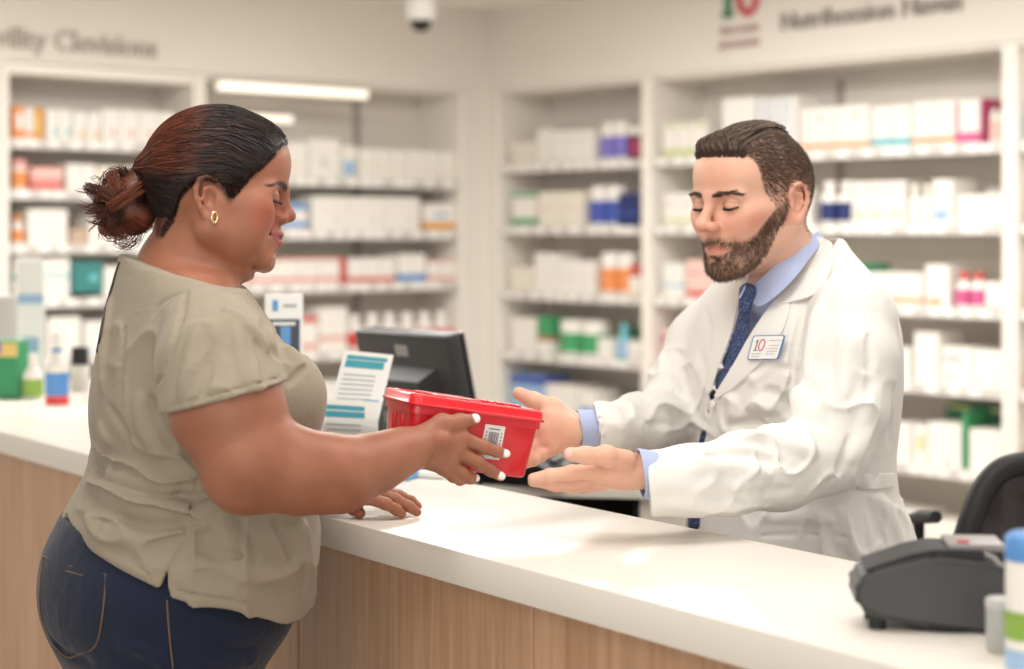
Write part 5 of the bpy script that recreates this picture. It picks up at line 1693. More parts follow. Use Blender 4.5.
# ---- t-shirt
M_TEE = cloth_mat('khaki_cotton', (155, 144, 126), .9, ws=.35, wr=26, wrs=.30, var=.05)
def sample(Fd, g):
    ii, ww = [], []
    for a in range(3):
        t = np.interp(g[a], Fd.g[a], np.arange(len(Fd.g[a]))); i = np.clip(t.astype(int), 0, len(Fd.g[a]) - 2)
        ii.append(i); ww.append((t - i).astype(np.float32))
    D = Fd.D
    D = D[ii[0]] * (1 - ww[0])[:, None, None] + D[ii[0] + 1] * ww[0][:, None, None]
    D = D[:, ii[1]] * (1 - ww[1])[None, :, None] + D[:, ii[1] + 1] * ww[1][None, :, None]
    D = D[:, :, ii[2]] * (1 - ww[2])[None, None, :] + D[:, :, ii[2] + 1] * ww[2][None, None, :]
    return D
def build_tee():
    T = Field(graded([(-.70, -.21, .0028)]), graded([(2.06, 2.40, .003), (2.40, 2.76, .006)]), graded([(.90, 1.46, .0028)]))
    rows = [(252, 122, 205, .090), (266, 112, 228, .130), (285, 106, 240, .165), (310, 99, 262, .188), (340, 93, 286, .200), (370, 89, 304, .205), (400, 86, 318, .205), (425, 87, 322, .205),
            (450, 91, 321, .208), (466, 88, 322, .212), (485, 77, 323, .220), (510, 60, 323, .232), (545, 50, 321, .240), (580, 46, 318, .240), (660, 50, 311, .238)]
    st = []
    for y, L_, R_, b_ in rows:
        cyy = 2.43; k = cyy / F
        W2 = (R_ - L_) / 2 * k; a = math.sqrt(max(.0004, W2 ** 2 - (b_ * math.sin(WY)) ** 2)) / math.cos(WY)
        a = max(a, .05)
        c = P((L_ + R_) / 2, y, cyy)
        st.append((c.z, c.x, cyy, a, a, b_, WY))
    st.sort()
    T.loft(st, .0)
    T.ell(P(288, 398, 2.345), (.050, .060, .060), .03); T.ell(P(284, 396, 2.53), (.050, .060, .060), .03)
    # sleeves, made in their own field so that the hem can be cut
    S_ = Field(*T.g)
    p_, r_ = PC_([(192, 306, 2.30, 24), (209, 337, 2.235, 48), (218, 364, 2.20, 57), (226, 418, 2.175, 61)], 0); S_.chain(p_, r_, .01)
    a_, c_ = P(164, 413, 2.18), P(284, 382, 2.18)
    n = Vector(((a_.z - c_.z), 0, -(a_.x - c_.x))); n = -n if n.z > 0 else n
    Bi = sample(WB, T.g) - .0085
    xx, yy, zz_ = T.g[0][:, None, None], T.g[1][None, :, None], T.g[2][None, None, :]
    near = ((yy < 2.36) & (zz_ > P(0, 450, 2.2).z) & (xx > P(120, 0, 2.3).x)) | (zz_ > P(0, 330, 2.42).z)
    S_.D = np.where(near, np.minimum(S_.D, Bi), S_.D).astype(np.float32)
    S_.plane(lerp(a_, c_, .5), n, .002)
    T.union(S_, .022)
    S_ = Field(*T.g)
    p_, r_ = PC_([(166, 306, 2.54, 28), (154, 326, 2.575, 42), (165, 385, 2.64, 48)], 0); S_.chain(p_, r_, .01)
    T.union(S_, .022)
    # neckline
    a_, c_ = P(114, 253, 2.42), P(240, 286, 2.42)
    n = Vector((-(c_.z - a_.z), 0, (c_.x - a_.x))); T.plane(a_, n, .003)
    T.cone(P(193, 235, 2.42), P(186, 296, 2.42), .054, .066, .004, 'sub')
    # hem with the side slit
    hq = [((T.hit(a, b_, 2.08, 2.7) if a > 90 else None) or P(a, b_, 2.26 + max(0, 90 - a) * .0014)) for a, b_ in ((20, 500), (48, 518), (72, 536), (100, 556), (158, 589), (161, 586), (166, 572), (169, 597), (175, 600), (240, 613), (300, 624), (313, 632), (360, 640))]
    hx = [p.x for p in hq]; hz = [p.z for p in hq]
    x, y, z = T.g[0][:, None, None], T.g[1][None, :, None], T.g[2][None, None, :]
    hm = np.interp(T.g[0], hx, hz)[:, None, None].astype(np.float32)
    far = np.interp(T.g[0], [P(20, 0, 2.3).x, P(320, 0, 2.3).x], [1.02, .95])[:, None, None]
    w_ = np.clip((y - 2.38) / .06, 0, 1)
    d = (hm * (1 - w_) + far * w_) - z
    T.D = np.maximum(T.D, d.astype(np.float32))
    nz = noise3(3, 22, 12, 46)
    T.disp(lambda x, y, z: nz(x, y, z * .8) * .0011)
    Y0, Y1 = 2.07, 2.60
    def C(pts, w=.007, d=.0032): T.fold(pts, w, d, Y0, Y1, w * .9, 'sub')
    def A(pts, w=.008, d=.0032): T.fold(pts, w, d, Y0, Y1, w * 1.3, 'add')
    # waist roll
    C([(92, 470), (112, 484), (140, 496), (170, 500), (186, 500)], .010, .007)
    A([(84, 462), (108, 474), (136, 484), (172, 488)], .011, .0048)
    A([(90, 486), (118, 500), (146, 510), (186, 510)], .010, .0042)
    C([(72, 497), (100, 516), (140, 528), (180, 526)], .007, .003)
    A([(66, 508), (98, 528), (138, 540)], .007, .0024)
    C([(190, 500), (222, 494), (250, 505)], .007, .003)
    A([(196, 512), (235, 506), (268, 514), (300, 512)], .009, .003)
    # below the bust and over the belly
    C([(240, 516), (252, 540), (258, 566)], .006, .0022); A([(222, 516), (232, 548), (236, 580)], .008, .0024)
    C([(276, 520), (288, 545), (296, 575)], .006, .002); A([(300, 522), (306, 556), (304, 596)], .007, .0022)
    A([(196, 560), (232, 572), (272, 578)], .007, .0018); C([(190, 545), (216, 553), (246, 556)], .005, .0018)
    A([(90, 540), (120, 560), (150, 574)], .006, .0018)
    T.wrinkle(41, 0.0097, (P(60, 0, 2.3).x, 2.05, P(0, 560, 2.3).z), (P(240, 0, 2.3).x, 2.5, P(0, 430, 2.3).z), (.5, .5, 1.5), (50, 110), .03)
    T.wrinkle(42, 0.0060, (P(180, 0, 2.3).x, 2.05, P(0, 640, 2.3).z), (P(335, 0, 2.3).x, 2.6, P(0, 500, 2.3).z), (1.2, .5, .6), (45, 100), .03)
    T.wrinkle(43, 0.0060, (P(80, 0, 2.3).x, 2.05, P(0, 450, 2.3).z), (P(190, 0, 2.3).x, 2.6, P(0, 270, 2.3).z), (1.3, .6, .6), (45, 110), .04)
    T.wrinkle(44, 0.0045, (P(180, 0, 2.2).x, 2.05, P(0, 400, 2.2).z), (P(300, 0, 2.2).x, 2.5, P(0, 280, 2.2).z), (1.2, .6, .8), (45, 110), .03)
    # side seam
    C([(198, 478), (192, 510), (184, 545), (167, 573)], .0034, .0016)
    # back and armpit
    C([(150, 398), (158, 424), (172, 448)], .007, .0034); A([(140, 398), (146, 428), (160, 452)], .009, .0032)
    C([(164, 415), (182, 446), (196, 466)], .006, .003)
    A([(112, 300), (106, 345), (104, 390)], .008, .002); C([(124, 330), (118, 372), (122, 412)], .007, .0024)
    C([(108, 405), (122, 428), (128, 446)], .006, .002); A([(100, 425), (112, 444)], .006, .002)
    # shoulder seam and sleeve
    C([(152, 318), (160, 304), (172, 296), (186, 291)], .0030, .0014)
    C([(186, 291), (180, 320), (168, 356), (155, 392)], .0050, .0018)
    A([(196, 330), (192, 362), (182, 394)], .007, .0018); C([(212, 340), (208, 372), (200, 400)], .005, .0016)
    A([(236, 330), (240, 356), (246, 384)], .006, .0016); C([(256, 336), (262, 360), (268, 382)], .005, .0018)
    A([(226, 310), (250, 326), (268, 348)], .006, .002)
    # front: the pull from the sleeve to the bust
    C([(264, 322), (272, 345), (287, 368), (290, 384)], .008, .0045); A([(276, 330), (290, 352), (304, 372)], .007, .0026)
    C([(288, 384), (300, 372), (308, 366)], .005, .0022)
    # rolled hems
    for a, q in (((168, 407), (224, 393)), ((224, 393), (281, 377))): C([a, q], .0022, .0010)
    C([(60, 524), (104, 548), (152, 576)], .0026, .0009); C([(178, 591), (240, 603), (304, 611)], .0026, .0009)
    C([(124, 263), (150, 268), (180, 276), (210, 288)], .0020, .0010)
    return T
WT = build_tee()
to_ = WT.build('t_shirt', M_TEE, smooth=1); pw(to_)
# zip at the centre back
zp = [WT.hit(a, b_, 2.1, 2.7) for a, b_ in ((120, 262), (114, 280), (108, 300), (103, 320), (99, 342), (97, 352))]
zp = [p + Vector((0, -.001, 0)) for p in zp if p is not None]
if len(zp) > 2: pw(tube_of('zip', smooth_path(zp, 3), .0016, mat('zip_dark', (60, 54, 48), .4)))

# ---- jeans
def denim():
    m = cloth_mat('dark_denim', (24, 33, 54), .8, ws=.5, wr=20, wrs=.5, var=.16, weave=900)
    return m
M_DENIM = denim()
def build_jeans():
    J = Field(graded([(-.72, -.20, .006)]), graded([(2.14, 2.74, .006)]), graded([(.085, .86, .009), (.86, 1.10, .0045)]))
    st = []
    for y, L_, R_, b_ in [(512, 66, 300, .195), (530, 48, 304, .215), (560, 38, 308, .230), (600, 34.5, 303, .232), (622, 39, 296, .228), (645, 48, 278, .222), (669, 60, 262, .216), (700, 72, 250, .205), (735, 84, 244, .19)]:
        k = 2.43 / F; W2 = (R_ - L_) / 2 * k; a = math.sqrt(W2 ** 2 - (b_ * math.sin(WY)) ** 2) / math.cos(WY); c = P((L_ + R_) / 2, y, 2.43)
        st.append((c.z, c.x, 2.43, a, a, b_, WY))
    st.sort(); J.loft(st, 0)
    cx, cy = P(165, 700, 2.43).x, 2.43
    for s_ in (-1, 1):
        lx, ly = -math.sin(WY) * s_, math.cos(WY) * s_
        q = [(cx + lx * .105, cy + ly * .105, .80), (cx + lx * .105 + .01, cy + ly * .105, .48), (cx + lx * .11 - .01, cy + ly * .11, .12)]
        J.chain(q, [.118, .086, .070], .03)
    J.plane((0, 0, .10), (0, 0, -1), 0)
    nz = noise3(13, 20, 14, 60); J.disp(lambda x, y, z: nz(x, y, z * .8) * .0014)
    def C(pts, w=.006, d=.003): J.fold(pts, w, d, 2.1, 2.7, w, 'sub')
    def A(pts, w=.007, d=.003): J.fold(pts, w, d, 2.1, 2.7, w * 1.2, 'add')
    C([(50, 640), (64, 656), (90, 662)], .007); A([(120, 640), (150, 652), (170, 668)]); C([(200, 640), (230, 652), (255, 650)], .006)
    A([(210, 655), (236, 662), (256, 660)]); C([(176, 616), (205, 628), (240, 634)], .005, .002)
    return J
WJ = build_jeans()
pw(WJ.build('jeans', M_DENIM, smooth=1))
M_STITCH = mat('stitch_tan', (120, 92, 70), .7)
def seam(Fd, pts, r, m, name, y0=2.1, y1=2.7, off=.0006):
    q = [Fd.hit(a, b_, y0, y1, .001) for a, b_ in pts]; q = [p + Vector((0, -off, 0)) for p in q if p is not None]
    return tube_of(name, smooth_path(q, 3), r, m, n=5)
for i_, pts in enumerate([[(43, 556), (70, 566), (106, 574)], [(106, 574), (103, 612), (96, 645), (80, 654), (66, 657), (50, 640), (40, 612), (40, 580), (43, 556)],
             [(43, 562), (70, 572), (105, 580)], [(167, 600), (169, 630), (173, 668)]]):
    pw(seam(WJ, pts, .0011, M_STITCH, 'stitching'))
# shoes
M_SHOE = mat('shoe_white', (214, 210, 204), .5); M_SOLE = mat('shoe_sole', (236, 232, 224), .6)
for s_ in (-1, 1):
    cx, cy = P(165, 700, 2.43).x, 2.43
    c = Vector((cx - math.sin(WY) * s_ * .11 - .01, cy + math.cos(WY) * s_ * .11, 0))
    d = Vector((math.cos(WY), math.sin(WY), 0))
    S_ = Field(graded([(c.x - .14, c.x + .26, .006)]), graded([(c.y - .14, c.y + .20, .006)]), graded([(-.01, .15, .006)]))
    S_.chain([c + Vector((0, 0, .115)), c + Vector((0, 0, .06)) - d * .02], [.052, .045], .02)
    S_.chain([c + Vector((0, 0, .05)) - d * .035, c + d * .08 + Vector((0, 0, .045)), c + d * .155 + Vector((0, 0, .035))], [.042, .045, .035], .02)
    S_.plane((0, 0, .022), (0, 0, -1), 0); S_.plane((0, 0, .135), (0, 0, 1), 0)
    sh = S_.build('shoe', M_SHOE, smooth=1); pw(sh)
    S_ = Field(graded([(c.x - .14, c.x + .26, .006)]), graded([(c.y - .14, c.y + .20, .006)]), graded([(-.02, .06, .004)]))
    S_.chain([c + Vector((0, 0, .012)) - d * .035, c + d * .08 + Vector((0, 0, .012)), c + d * .155 + Vector((0, 0, .012))], [.046, .050, .040], .01)
    S_.plane((0, 0, .001), (0, 0, -1), 0); S_.plane((0, 0, .0235), (0, 0, 1), 0)
    so = S_.build('sole', M_SOLE, smooth=1); pw(so, sh); so.parent = sh; so.matrix_parent_inverse = W.matrix_basis.inverted() if False else Matrix.Identity(4)
for im in [im for im in bpy.data.objects if im.parent is None and im.name.startswith('printing')]: pass

# ------------------------------------------------------------------ the pharmacist
SK_M = skin_mat('skin_man', (228, 184, 160), (218, 166, 142), (204, 128, 116), nail=(236, 196, 180), hair=(74, 52, 42), blush=(216, 132, 112), rough=.45)
MY = 2.76
MAN = empty('person', (P(790, 400, MY).x, MY, 0))
tag(MAN, 'bearded person in a white coat and blue tie reaching for the red container', 'person')
def pmn(o, par=None):
    o.parent = par or MAN
    if par is None: o.matrix_parent_inverse = MAN.matrix_basis.inverted()
    return o
MYAW = math.radians(180 + 33)            # the way the chest faces
MFd, MLd = Vector((math.cos(MYAW), math.sin(MYAW), 0)), Vector((-math.sin(MYAW), math.cos(MYAW), 0))
ml_f = [-110, -92, -80, -66, -50, -36, -24, -10, 2, 10, 27, 36, 47, 52, 60, 74, 90]
ml_u = [-30, -62, -66, -62, -44, -20, 14, 24, 12, -6, -14, 2, 24, 54, 64, 68, 70]
def build_man():
    gx = graded([(-.02, .18, .0019), (.18, .245, .004), (.245, .47, .0022), (.47, .62, .006)])
    gy = graded([(2.24, 2.545, .0020), (2.545, 2.78, .0023), (2.78, 3.02, .006)])
    gz = graded([(1.00, 1.085, .006), (1.085, 1.25, .0019), (1.25, 1.37, .005), (1.37, 1.64, .0022)])
    B = Field(gx, gy, gz)
    c = P(792, 400, MY)
    B.loft([(1.02, c.x, MY, .08, .08, .12, MYAW), (1.2, c.x, MY, .09, .09, .14, MYAW), (1.30, c.x + .005, MY, .08, .08, .14, MYAW), (1.345, c.x + .01, MY, .05, .05, .09, MYAW)], .02)
    fr = Frame(P(753, 200, 2.67), math.radians(180 + 38), math.radians(4), 0, 1.0)
    hp = dict(fore=42, nf=116, nu=-30, nw=11.5, brf=88, ef=72, eu=-3, bf=86, bu=8, cu=74, ckl=35, lf=85, mu=-66, lw=23, lt=.85, smile=-1, gap=1.8, chf=66, chu=-98,
              jw=50, jr=18, fw=56, fd=50, earf=-12, earu=-8, earl=70, es=1.0)
    build_head(B, fr, hp)
    k = fr.sc
    B.ell(fr.p(20, 0, -82), (44 * k, 40 * k, 22 * k), .02, np.array(fr.R))
    # neck
    B.cone(fr.p(-20, 0, -45), P(790, 276, 2.73), .056, .060, .02)
    B.cone(P(790, 276, 2.73), P(798, 300, 2.77), .060, .062, .02)
    B.cone(fr.p(-14, 58, -38), P(776, 282, 2.68), .016, .014, .018)
    # far hand (his right) behind the container, thumb up
    def q(px, py, y): return P(px, py, y)
    w = q(589, 428, 2.562)
    B.chain([P(686, 395, 2.88), P(668, 420, 2.82), P(636, 426, 2.69), w], [.030, .030, .025, .0205], .008)
    pal = [(q(549, 418, 2.492), .0130), (q(546, 430, 2.485), .0125), (q(546, 440, 2.482), .0120), (q(551, 448, 2.482), .0110)]
    fin = [([q(549, 418, 2.492), q(531, 425, 2.496), q(516, 430, 2.488), q(504, 432, 2.478)], [.0118, .0102, .0094, .0082]),
           ([q(546, 430, 2.485), q(530, 437, 2.490), q(516, 443, 2.482), q(504, 447, 2.472)], [.0118, .0102, .0094, .0082]),
           ([q(546, 440, 2.482), q(534, 448, 2.478), q(523, 454, 2.468), q(513, 459, 2.460)], [.0112, .0098, .0090, .0080]),
           ([q(551, 448, 2.482), q(541, 455, 2.472), q(533, 460, 2.462), q(525, 464, 2.456)], [.0100, .0088, .0080, .0070])]
    th = ([q(572, 423, 2.510), q(553, 408, 2.506), q(534, 401, 2.502), q(519, 393.5, 2.496)], [.0165, .0135, .0112, .0092])
    build_hand(B, w, .0205, pal, fin, th, .009)
    B.ell(q(561, 428, 2.488), (.024, .014, .022), .012)             # ball of the thumb and palm
    B.ell(q(566, 437, 2.492), (.022, .014, .016), .012)
    # near hand (his left), palm up
    w = q(648, 470, 2.346)
    B.chain([P(810, 462, 2.49), P(730, 476, 2.40), w], [.035, .030, .0225], .012)
    pal = [(q(596, 471, 2.335), .0118), (q(595, 477, 2.355), .0115), (q(597, 481, 2.375), .0110), (q(602, 483, 2.392), .0100)]
    fin = [([q(596, 471, 2.335), q(571, 473, 2.330), q(550, 475.5, 2.330), q(533, 478.5, 2.332)], [.0112, .0098, .0088, .0072]),
           ([q(595, 478, 2.355), q(570, 482, 2.350), q(550, 482.5, 2.350), q(533, 481.5, 2.352)], [.0112, .0098, .0088, .0072]),
           ([q(597, 482, 2.375), q(574, 485.5, 2.372), q(555, 485, 2.372), q(540, 482, 2.372)], [.0106, .0092, .0084, .0070]),
           ([q(602, 484, 2.392), q(583, 487, 2.392), q(569, 487, 2.392), q(558, 485, 2.392)], [.0094, .0080, .0074, .0062])]
    th = ([q(626, 462, 2.334), q(606, 456, 2.312), q(586, 455.5, 2.306), q(570, 454, 2.302)], [.0160, .0126, .0105, .0086])
    build_hand(B, w, .0190, pal, fin, th, .010)
    B.ell(q(618, 474, 2.35), (.030, .020, .0160), .012)
    B.ell(q(628, 476, 2.352), (.020, .016, .015), .012)
    o = B.build('body', SK_M, smooth=1)
    X = verts(o); lo = fr.loc(X); f, l, u = lo[:, 0], lo[:, 1], lo[:, 2]
    headm = (f > 25) & (np.abs(l) < 70) & (u > -120) & (u < 60)
    lw = hp['lw']
    mline = hp['mu'] + hp['smile'] * np.clip(np.abs(l) / lw, 0, 1.2) ** 2
    qd = (np.abs(l) / (lw + 1)) ** 2 + ((u - mline) / np.where(u > mline, 5.5, 8.5)) ** 2
    lip = np.clip((1.05 - qd) * 5, 0, 1) * (f > hp['lf'] - 20) * headm
    attr(o, 'lip', lip * .8)
    attr(o, 'blush', .5 * np.exp(-(((f - 60) / 24) ** 2 + ((u + 28) / 18) ** 2)) * headm + .5 * np.exp(-(((f - 105) / 12) ** 2 + ((u + 38) / 12) ** 2)) + .35 * (np.abs(np.abs(l) - 80) < 12) * (np.abs(f + 12) < 25) * (np.abs(u + 8) < 30))
    hm = np.zeros(len(X))
    for s_ in (-1, 1):
        t = (l * s_ - 11) / 42
        bc_ = hp['bu'] + 3 + 5 * np.sin(np.clip(t, 0, 1) * 2.3) - 4 * np.clip(t, 0, 1.3) ** 2
        hm = np.maximum(hm, .75 * np.clip(1.5 - np.abs(u - bc_) / (2.8 - t), 0, 1) * (t > -.03) * (t < 1.02) * headm)
        e = (l * s_ - 31) / 17; ec = hp['eu'] + 4.5 - 3.0 * e * e  # crease over the lid, shade put into the colour
        hm = np.maximum(hm, .32 * np.clip(1.5 - np.abs(u - ec) / 1.2, 0, 1) * (np.abs(e) < 1) * (f > 50) * headm)
        e = (l * s_ - 31) / 15.5; ec = hp['eu'] - 6.0 + 3.0 * e * e
        hm = np.maximum(hm, np.clip(1.5 - np.abs(u - ec) / 1.4, 0, 1) * (np.abs(e) < 1.0) * (f > 50) * headm)
        hm = np.maximum(hm, np.clip(1.5 - np.abs(u - ec + 1.6) / 1.3, 0, 1) * (np.abs(e + .1) < .42) * (f > 50) * headm)
    # stubble under the beard and clipped hair at the side of the head
    bm_ = beard_mask(lo)
    side = np.clip((u - np.interp(f, ml_f, ml_u)) / 8, 0, 1) * (f < 92)
    hm = np.maximum(hm, np.maximum(bm_ * .5, side * (.22 + .5 * np.clip(u / 50, 0, 1))))
    attr(o, 'hair_crease_shade', hm * (1 - lip))
    nail = np.zeros(len(X))
    for (c_, r) in [(P(567, 452.5, 2.2945), .0058)]:
        dd = np.linalg.norm((X - np.array(c_)), axis=1); nail = np.maximum(nail, np.clip((1.25 - dd / r) * 4, 0, 1))
    attr(o, 'nail', nail)
    pmn(o)
    return B, fr, hp, o
def beard_mask(lo):
    f, l, u = lo[..., 0], np.abs(lo[..., 1]), lo[..., 2]
    top = np.interp(f, [0, 6, 10, 27, 38, 56, 70, 78, 90, 100], [8, 6, 2, -6, -21, -44, -53, -47, -47, -50])
    bot = np.interp(f, [0, 8, 16, 40, 60, 90], [-10, -22, -42, -94, -116, -124])
    lipq = (l / 25) ** 2 + ((u + 66) / np.where(u > -66, 6.0, 9.0)) ** 2
    m = np.clip((top - u) / 7, 0, 1) * np.clip((u - bot) / 8, 0, 1) * np.clip((f - 0) / 8, 0, 1)
    cheek = (l > 16) & (f > 60) & (u > -56); m = m * np.where(cheek, .5, 1)
    under = (f > 72) & (l > 5) & (l < 17) & (u < -76) & (u > -86)
    return m * np.where(under, .35, 1) * np.clip((lipq - 1.0) * 5, 0, 1)
MBf, MF, MH, mbody = build_man()
pmn(lashes(MF, MH, 1, M_LASH, 20, 5)); pmn(lashes(MF, MH, -1, M_LASH, 20, 5))

# beard, brows and clipped sides as real hairs
M_HAIRM = hair_mat('hair_brown', (44, 34, 29), (122, 96, 79), .5)
bd = region_strands(mbody, MF, 4600, beard_mask, lambda a: (.15 if a[0] > 70 else -.1, 0, -1), .0075, 1, 3, .45, .5)
o = strands('beard', bd, .00026, .00012, M_HAIRM); attr(o, 'tint', np.repeat(np.clip(np.random.RandomState(1).normal(.8, .25, len(bd)), 0, 1), 12)); pmn(o)
def browk(lo):
    f, l, u = lo[:, 0], np.abs(lo[:, 1]), lo[:, 2]; t = (l - 11) / 42
    bc_ = MH['bu'] + 3 + 5 * np.sin(np.clip(t, 0, 1) * 2.3) - 4 * np.clip(t, 0, 1.3) ** 2
    return ((np.abs(u - bc_) < 3.6 - 2 * t) & (t > 0) & (t < 1) & (f > 50)).astype(float)
bw = region_strands(mbody, MF, 330, browk, lambda a: (-.6, .9 * np.sign(a[1]), .12), .0075, 1, 5, .15, .25)
o = strands('eyebrows', bw, .0003, .0001, M_HAIRM); attr(o, 'tint', np.full(vcount(o), .15)); pmn(o)
# short sides
def m_extra(Fd): pass
capm = scalp(MF, 2.5, ml_f, ml_u, h=.0024, cu=74)
capmo = capm.build('hair_cap', M_HAIRM, smooth=1)
def side_tint(lo, seed=3):
    return np.clip(.55 - (lo[..., 2] - 0) / 90 , .05, .62)
attr(capmo, 'tint', side_tint(MF.loc(verts(capmo))) + .1)
# faded edge: keep the cap only above the fade by sinking it into the scalp lower down
vv = verts(capmo); lo_ = MF.loc(vv); nn0 = vnorm(capmo)
prt = np.interp(lo_[:, 0], [-90, -40, 0, 40, 70, 95], [6, 30, 38, 40, 42, 44])
sink = np.maximum(np.clip((66 - lo_[:, 2]) / 12, 0, 1), np.clip((lo_[:, 1] - prt) / 6, 0, 1)) * .0060
capmo.data.vertices.foreach_set('co', (vv - nn0 * sink[:, None]).astype(np.float32).ravel()); capmo.data.update()
pmn(capmo)
def sidek(lo):
    f, l, u = lo[:, 0], np.abs(lo[:, 1]), lo[:, 2]
    line = np.interp(f, ml_f, ml_u)
    d = u - line
    return np.clip(d / 5, 0, 1) * ((u < 70) | (lo[:, 1] > 30)) * (.35 + .65 * np.clip((u + 30) / 70, 0, 1))
sd = region_strands(mbody, MF, 14000, sidek, lambda a: (-.75, 0, -.6), .0062, 1, 8, .28, .14)
o = strands('clipped_sides', sd, .00032, .00014, M_HAIRM); attr(o, 'tint', np.repeat(np.clip(np.random.RandomState(1).normal(.58, .2, len(sd)), 0, 1), 12)); pmn(o)
# the longer top, combed to the back and to his right, with a quiff over the brow
rs = np.random.RandomState(12)
paths, tints = [], []
bt = bvh_of(capmo)
VT = verts(capmo); LT = MF.loc(VT)
part = np.interp(LT[:, 0], [-90, -40, 0, 40, 70, 95], [6, 30, 38, 40, 42, 44])
okv = np.nonzero((LT[:, 2] > np.interp(LT[:, 0], [-95, -70, 0, 60, 95], [62, 70, 80, 60, 62]) + rs.normal(0, 3.5, len(VT))) & (LT[:, 1] < part))[0]
for i in range(6500):
    vi = okv[rs.randint(len(okv))]
    p0 = Vector(VT[vi].tolist()); f0, l0, u0 = LT[vi]
    c_, nr, _, _ = bt.find_nearest(p0)
    front = min(1, max(0, (f0 - 48) / 30))
    L_ = (.030 + .010 * front) * rs.uniform(.8, 1.15)
    if f0 < -50: L_ *= .6
    d0 = MF.dirv(.80 * front - .1, -.15, .8)
    d1 = MF.dirv(-.92, -.42, .10)
    pts = []; p = p0 - nr * .002
    n_ = 8
    hmax = (.0105 + .013 * front) * rs.uniform(.55, 1.05)
    wv = .0016 * math.sin(l0 * .55 + f0 * .08)
    for j in range(n_):
        t = j / (n_ - 1)
        pts.append(tuple(p))
        w_ = min(1, t * (2.2 - .5 * front))
        d = (d0 * (1 - w_) + d1 * w_ + Vector(rs.normal(0, .04, 3))); d.normalize()
        q_ = p + d * (L_ / (n_ - 1))
        c_, n2, _, _ = bt.find_nearest(q_)
        h_ = (q_ - c_).dot(n2)
        if h_ < .002: q_ = c_ + n2 * .002
        if (q_ - c_).length > hmax + wv: q_ = c_ + (q_ - c_).normalized() * (hmax + wv)
        p = q_
    paths.append(pts); tints.append(np.clip(.42 + .32 * math.sin(l0 * .55 + f0 * .08 + 1) + rs.normal(0, .14), 0, 1))
o = strands('hair', np.array(paths), .0007, .0003, M_HAIRM); attr(o, 'tint', np.repeat(np.array(tints), 24)); pmn(o)

fh = lambda lo: ((lo[:, 0] > 50) & (np.abs(lo[:, 1]) < 50) & (np.abs(lo[:, 2] - np.interp(lo[:, 0], ml_f, ml_u) - 1.5) < 4.5)).astype(float)
fr_ = region_strands(mbody, MF, 1500, fh, lambda a: (-.2, -.2, 1), .010, 1, 23, .55, .35, 5)
o = strands('hairline', fr_, .00035, .00015, M_HAIRM); attr(o, 'tint', np.full(vcount(o), .3)); pmn(o)

# ---- shirt collar and shirt front
M_SHIRT = cloth_mat('pale_blue_shirt', (176, 188, 222), .75, ws=.15, wr=14, wrs=.1, var=.02)
M_COAT = cloth_mat('white_coat', (230, 228, 222), .85, ws=.18, wr=16, wrs=.32, var=.015, sheen=.1)
def ctie():
    m = bpy.data.materials.new('blue_tie'); m.use_nodes = True
    nt = m.node_tree; b = nt.nodes['Principled BSDF']; L = nt.links.new
    tc = nt.nodes.new('ShaderNodeTexCoord'); v = nt.nodes.new('ShaderNodeTexVoronoi'); v.inputs['Scale'].default_value = 330
    L(tc.outputs['Object'], v.inputs[0])
    cr = nt.nodes.new('ShaderNodeValToRGB'); cr.color_ramp.elements[0].position = .18; cr.color_ramp.elements[0].color = (*lin((128, 146, 190)), 1)
    cr.color_ramp.elements[1].position = .34; cr.color_ramp.elements[1].color = (*lin((44, 62, 104)), 1)
    L(v.outputs['Distance'], cr.inputs[0]); L(cr.outputs[0], b.inputs['Base Color']); b.inputs['Roughness'].default_value = .55
    return m
M_TIE = ctie()
def build_shirt():
    S_ = Field(graded([(.20, .56, .003)]), graded([(2.48, 3.0, .004)]), graded([(.98, 1.46, .003)]))
    c = P(790, 400, MY)
    S_.loft([(1.0, c.x, MY, .105, .10, .13, MYAW), (1.2, c.x, MY, .126, .10, .14, MYAW), (1.28, c.x + .002, MY, .112, .10, .14, MYAW), (1.33, c.x + .006, MY, .085, .08, .12, MYAW), (1.37, c.x + .006, MY, .06, .07, .085, MYAW)], 0)
    # collar band around the neck
    S_.cone(P(789, 258, 2.725), P(793, 296, 2.745), .0660, .084, .012)
    S_.ell(P(776, 306, 2.69), (.034, .045, .030), .01)
    a_ = P(812, 240, 2.78); b_ = P(745, 288, 2.70)
    t = (b_ - a_); side_ = Vector((.53, -.85, 0)); n = t.cross(side_); n = n if n.z > 0 else -n
    S_.plane(a_, n, .002)
    S_.cone(P(788, 225, 2.72), P(794, 285, 2.745), .058, .064, .002, 'sub')
    return S_
MS = build_shirt(); pmn(MS.build('shirt', M_SHIRT, smooth=1))
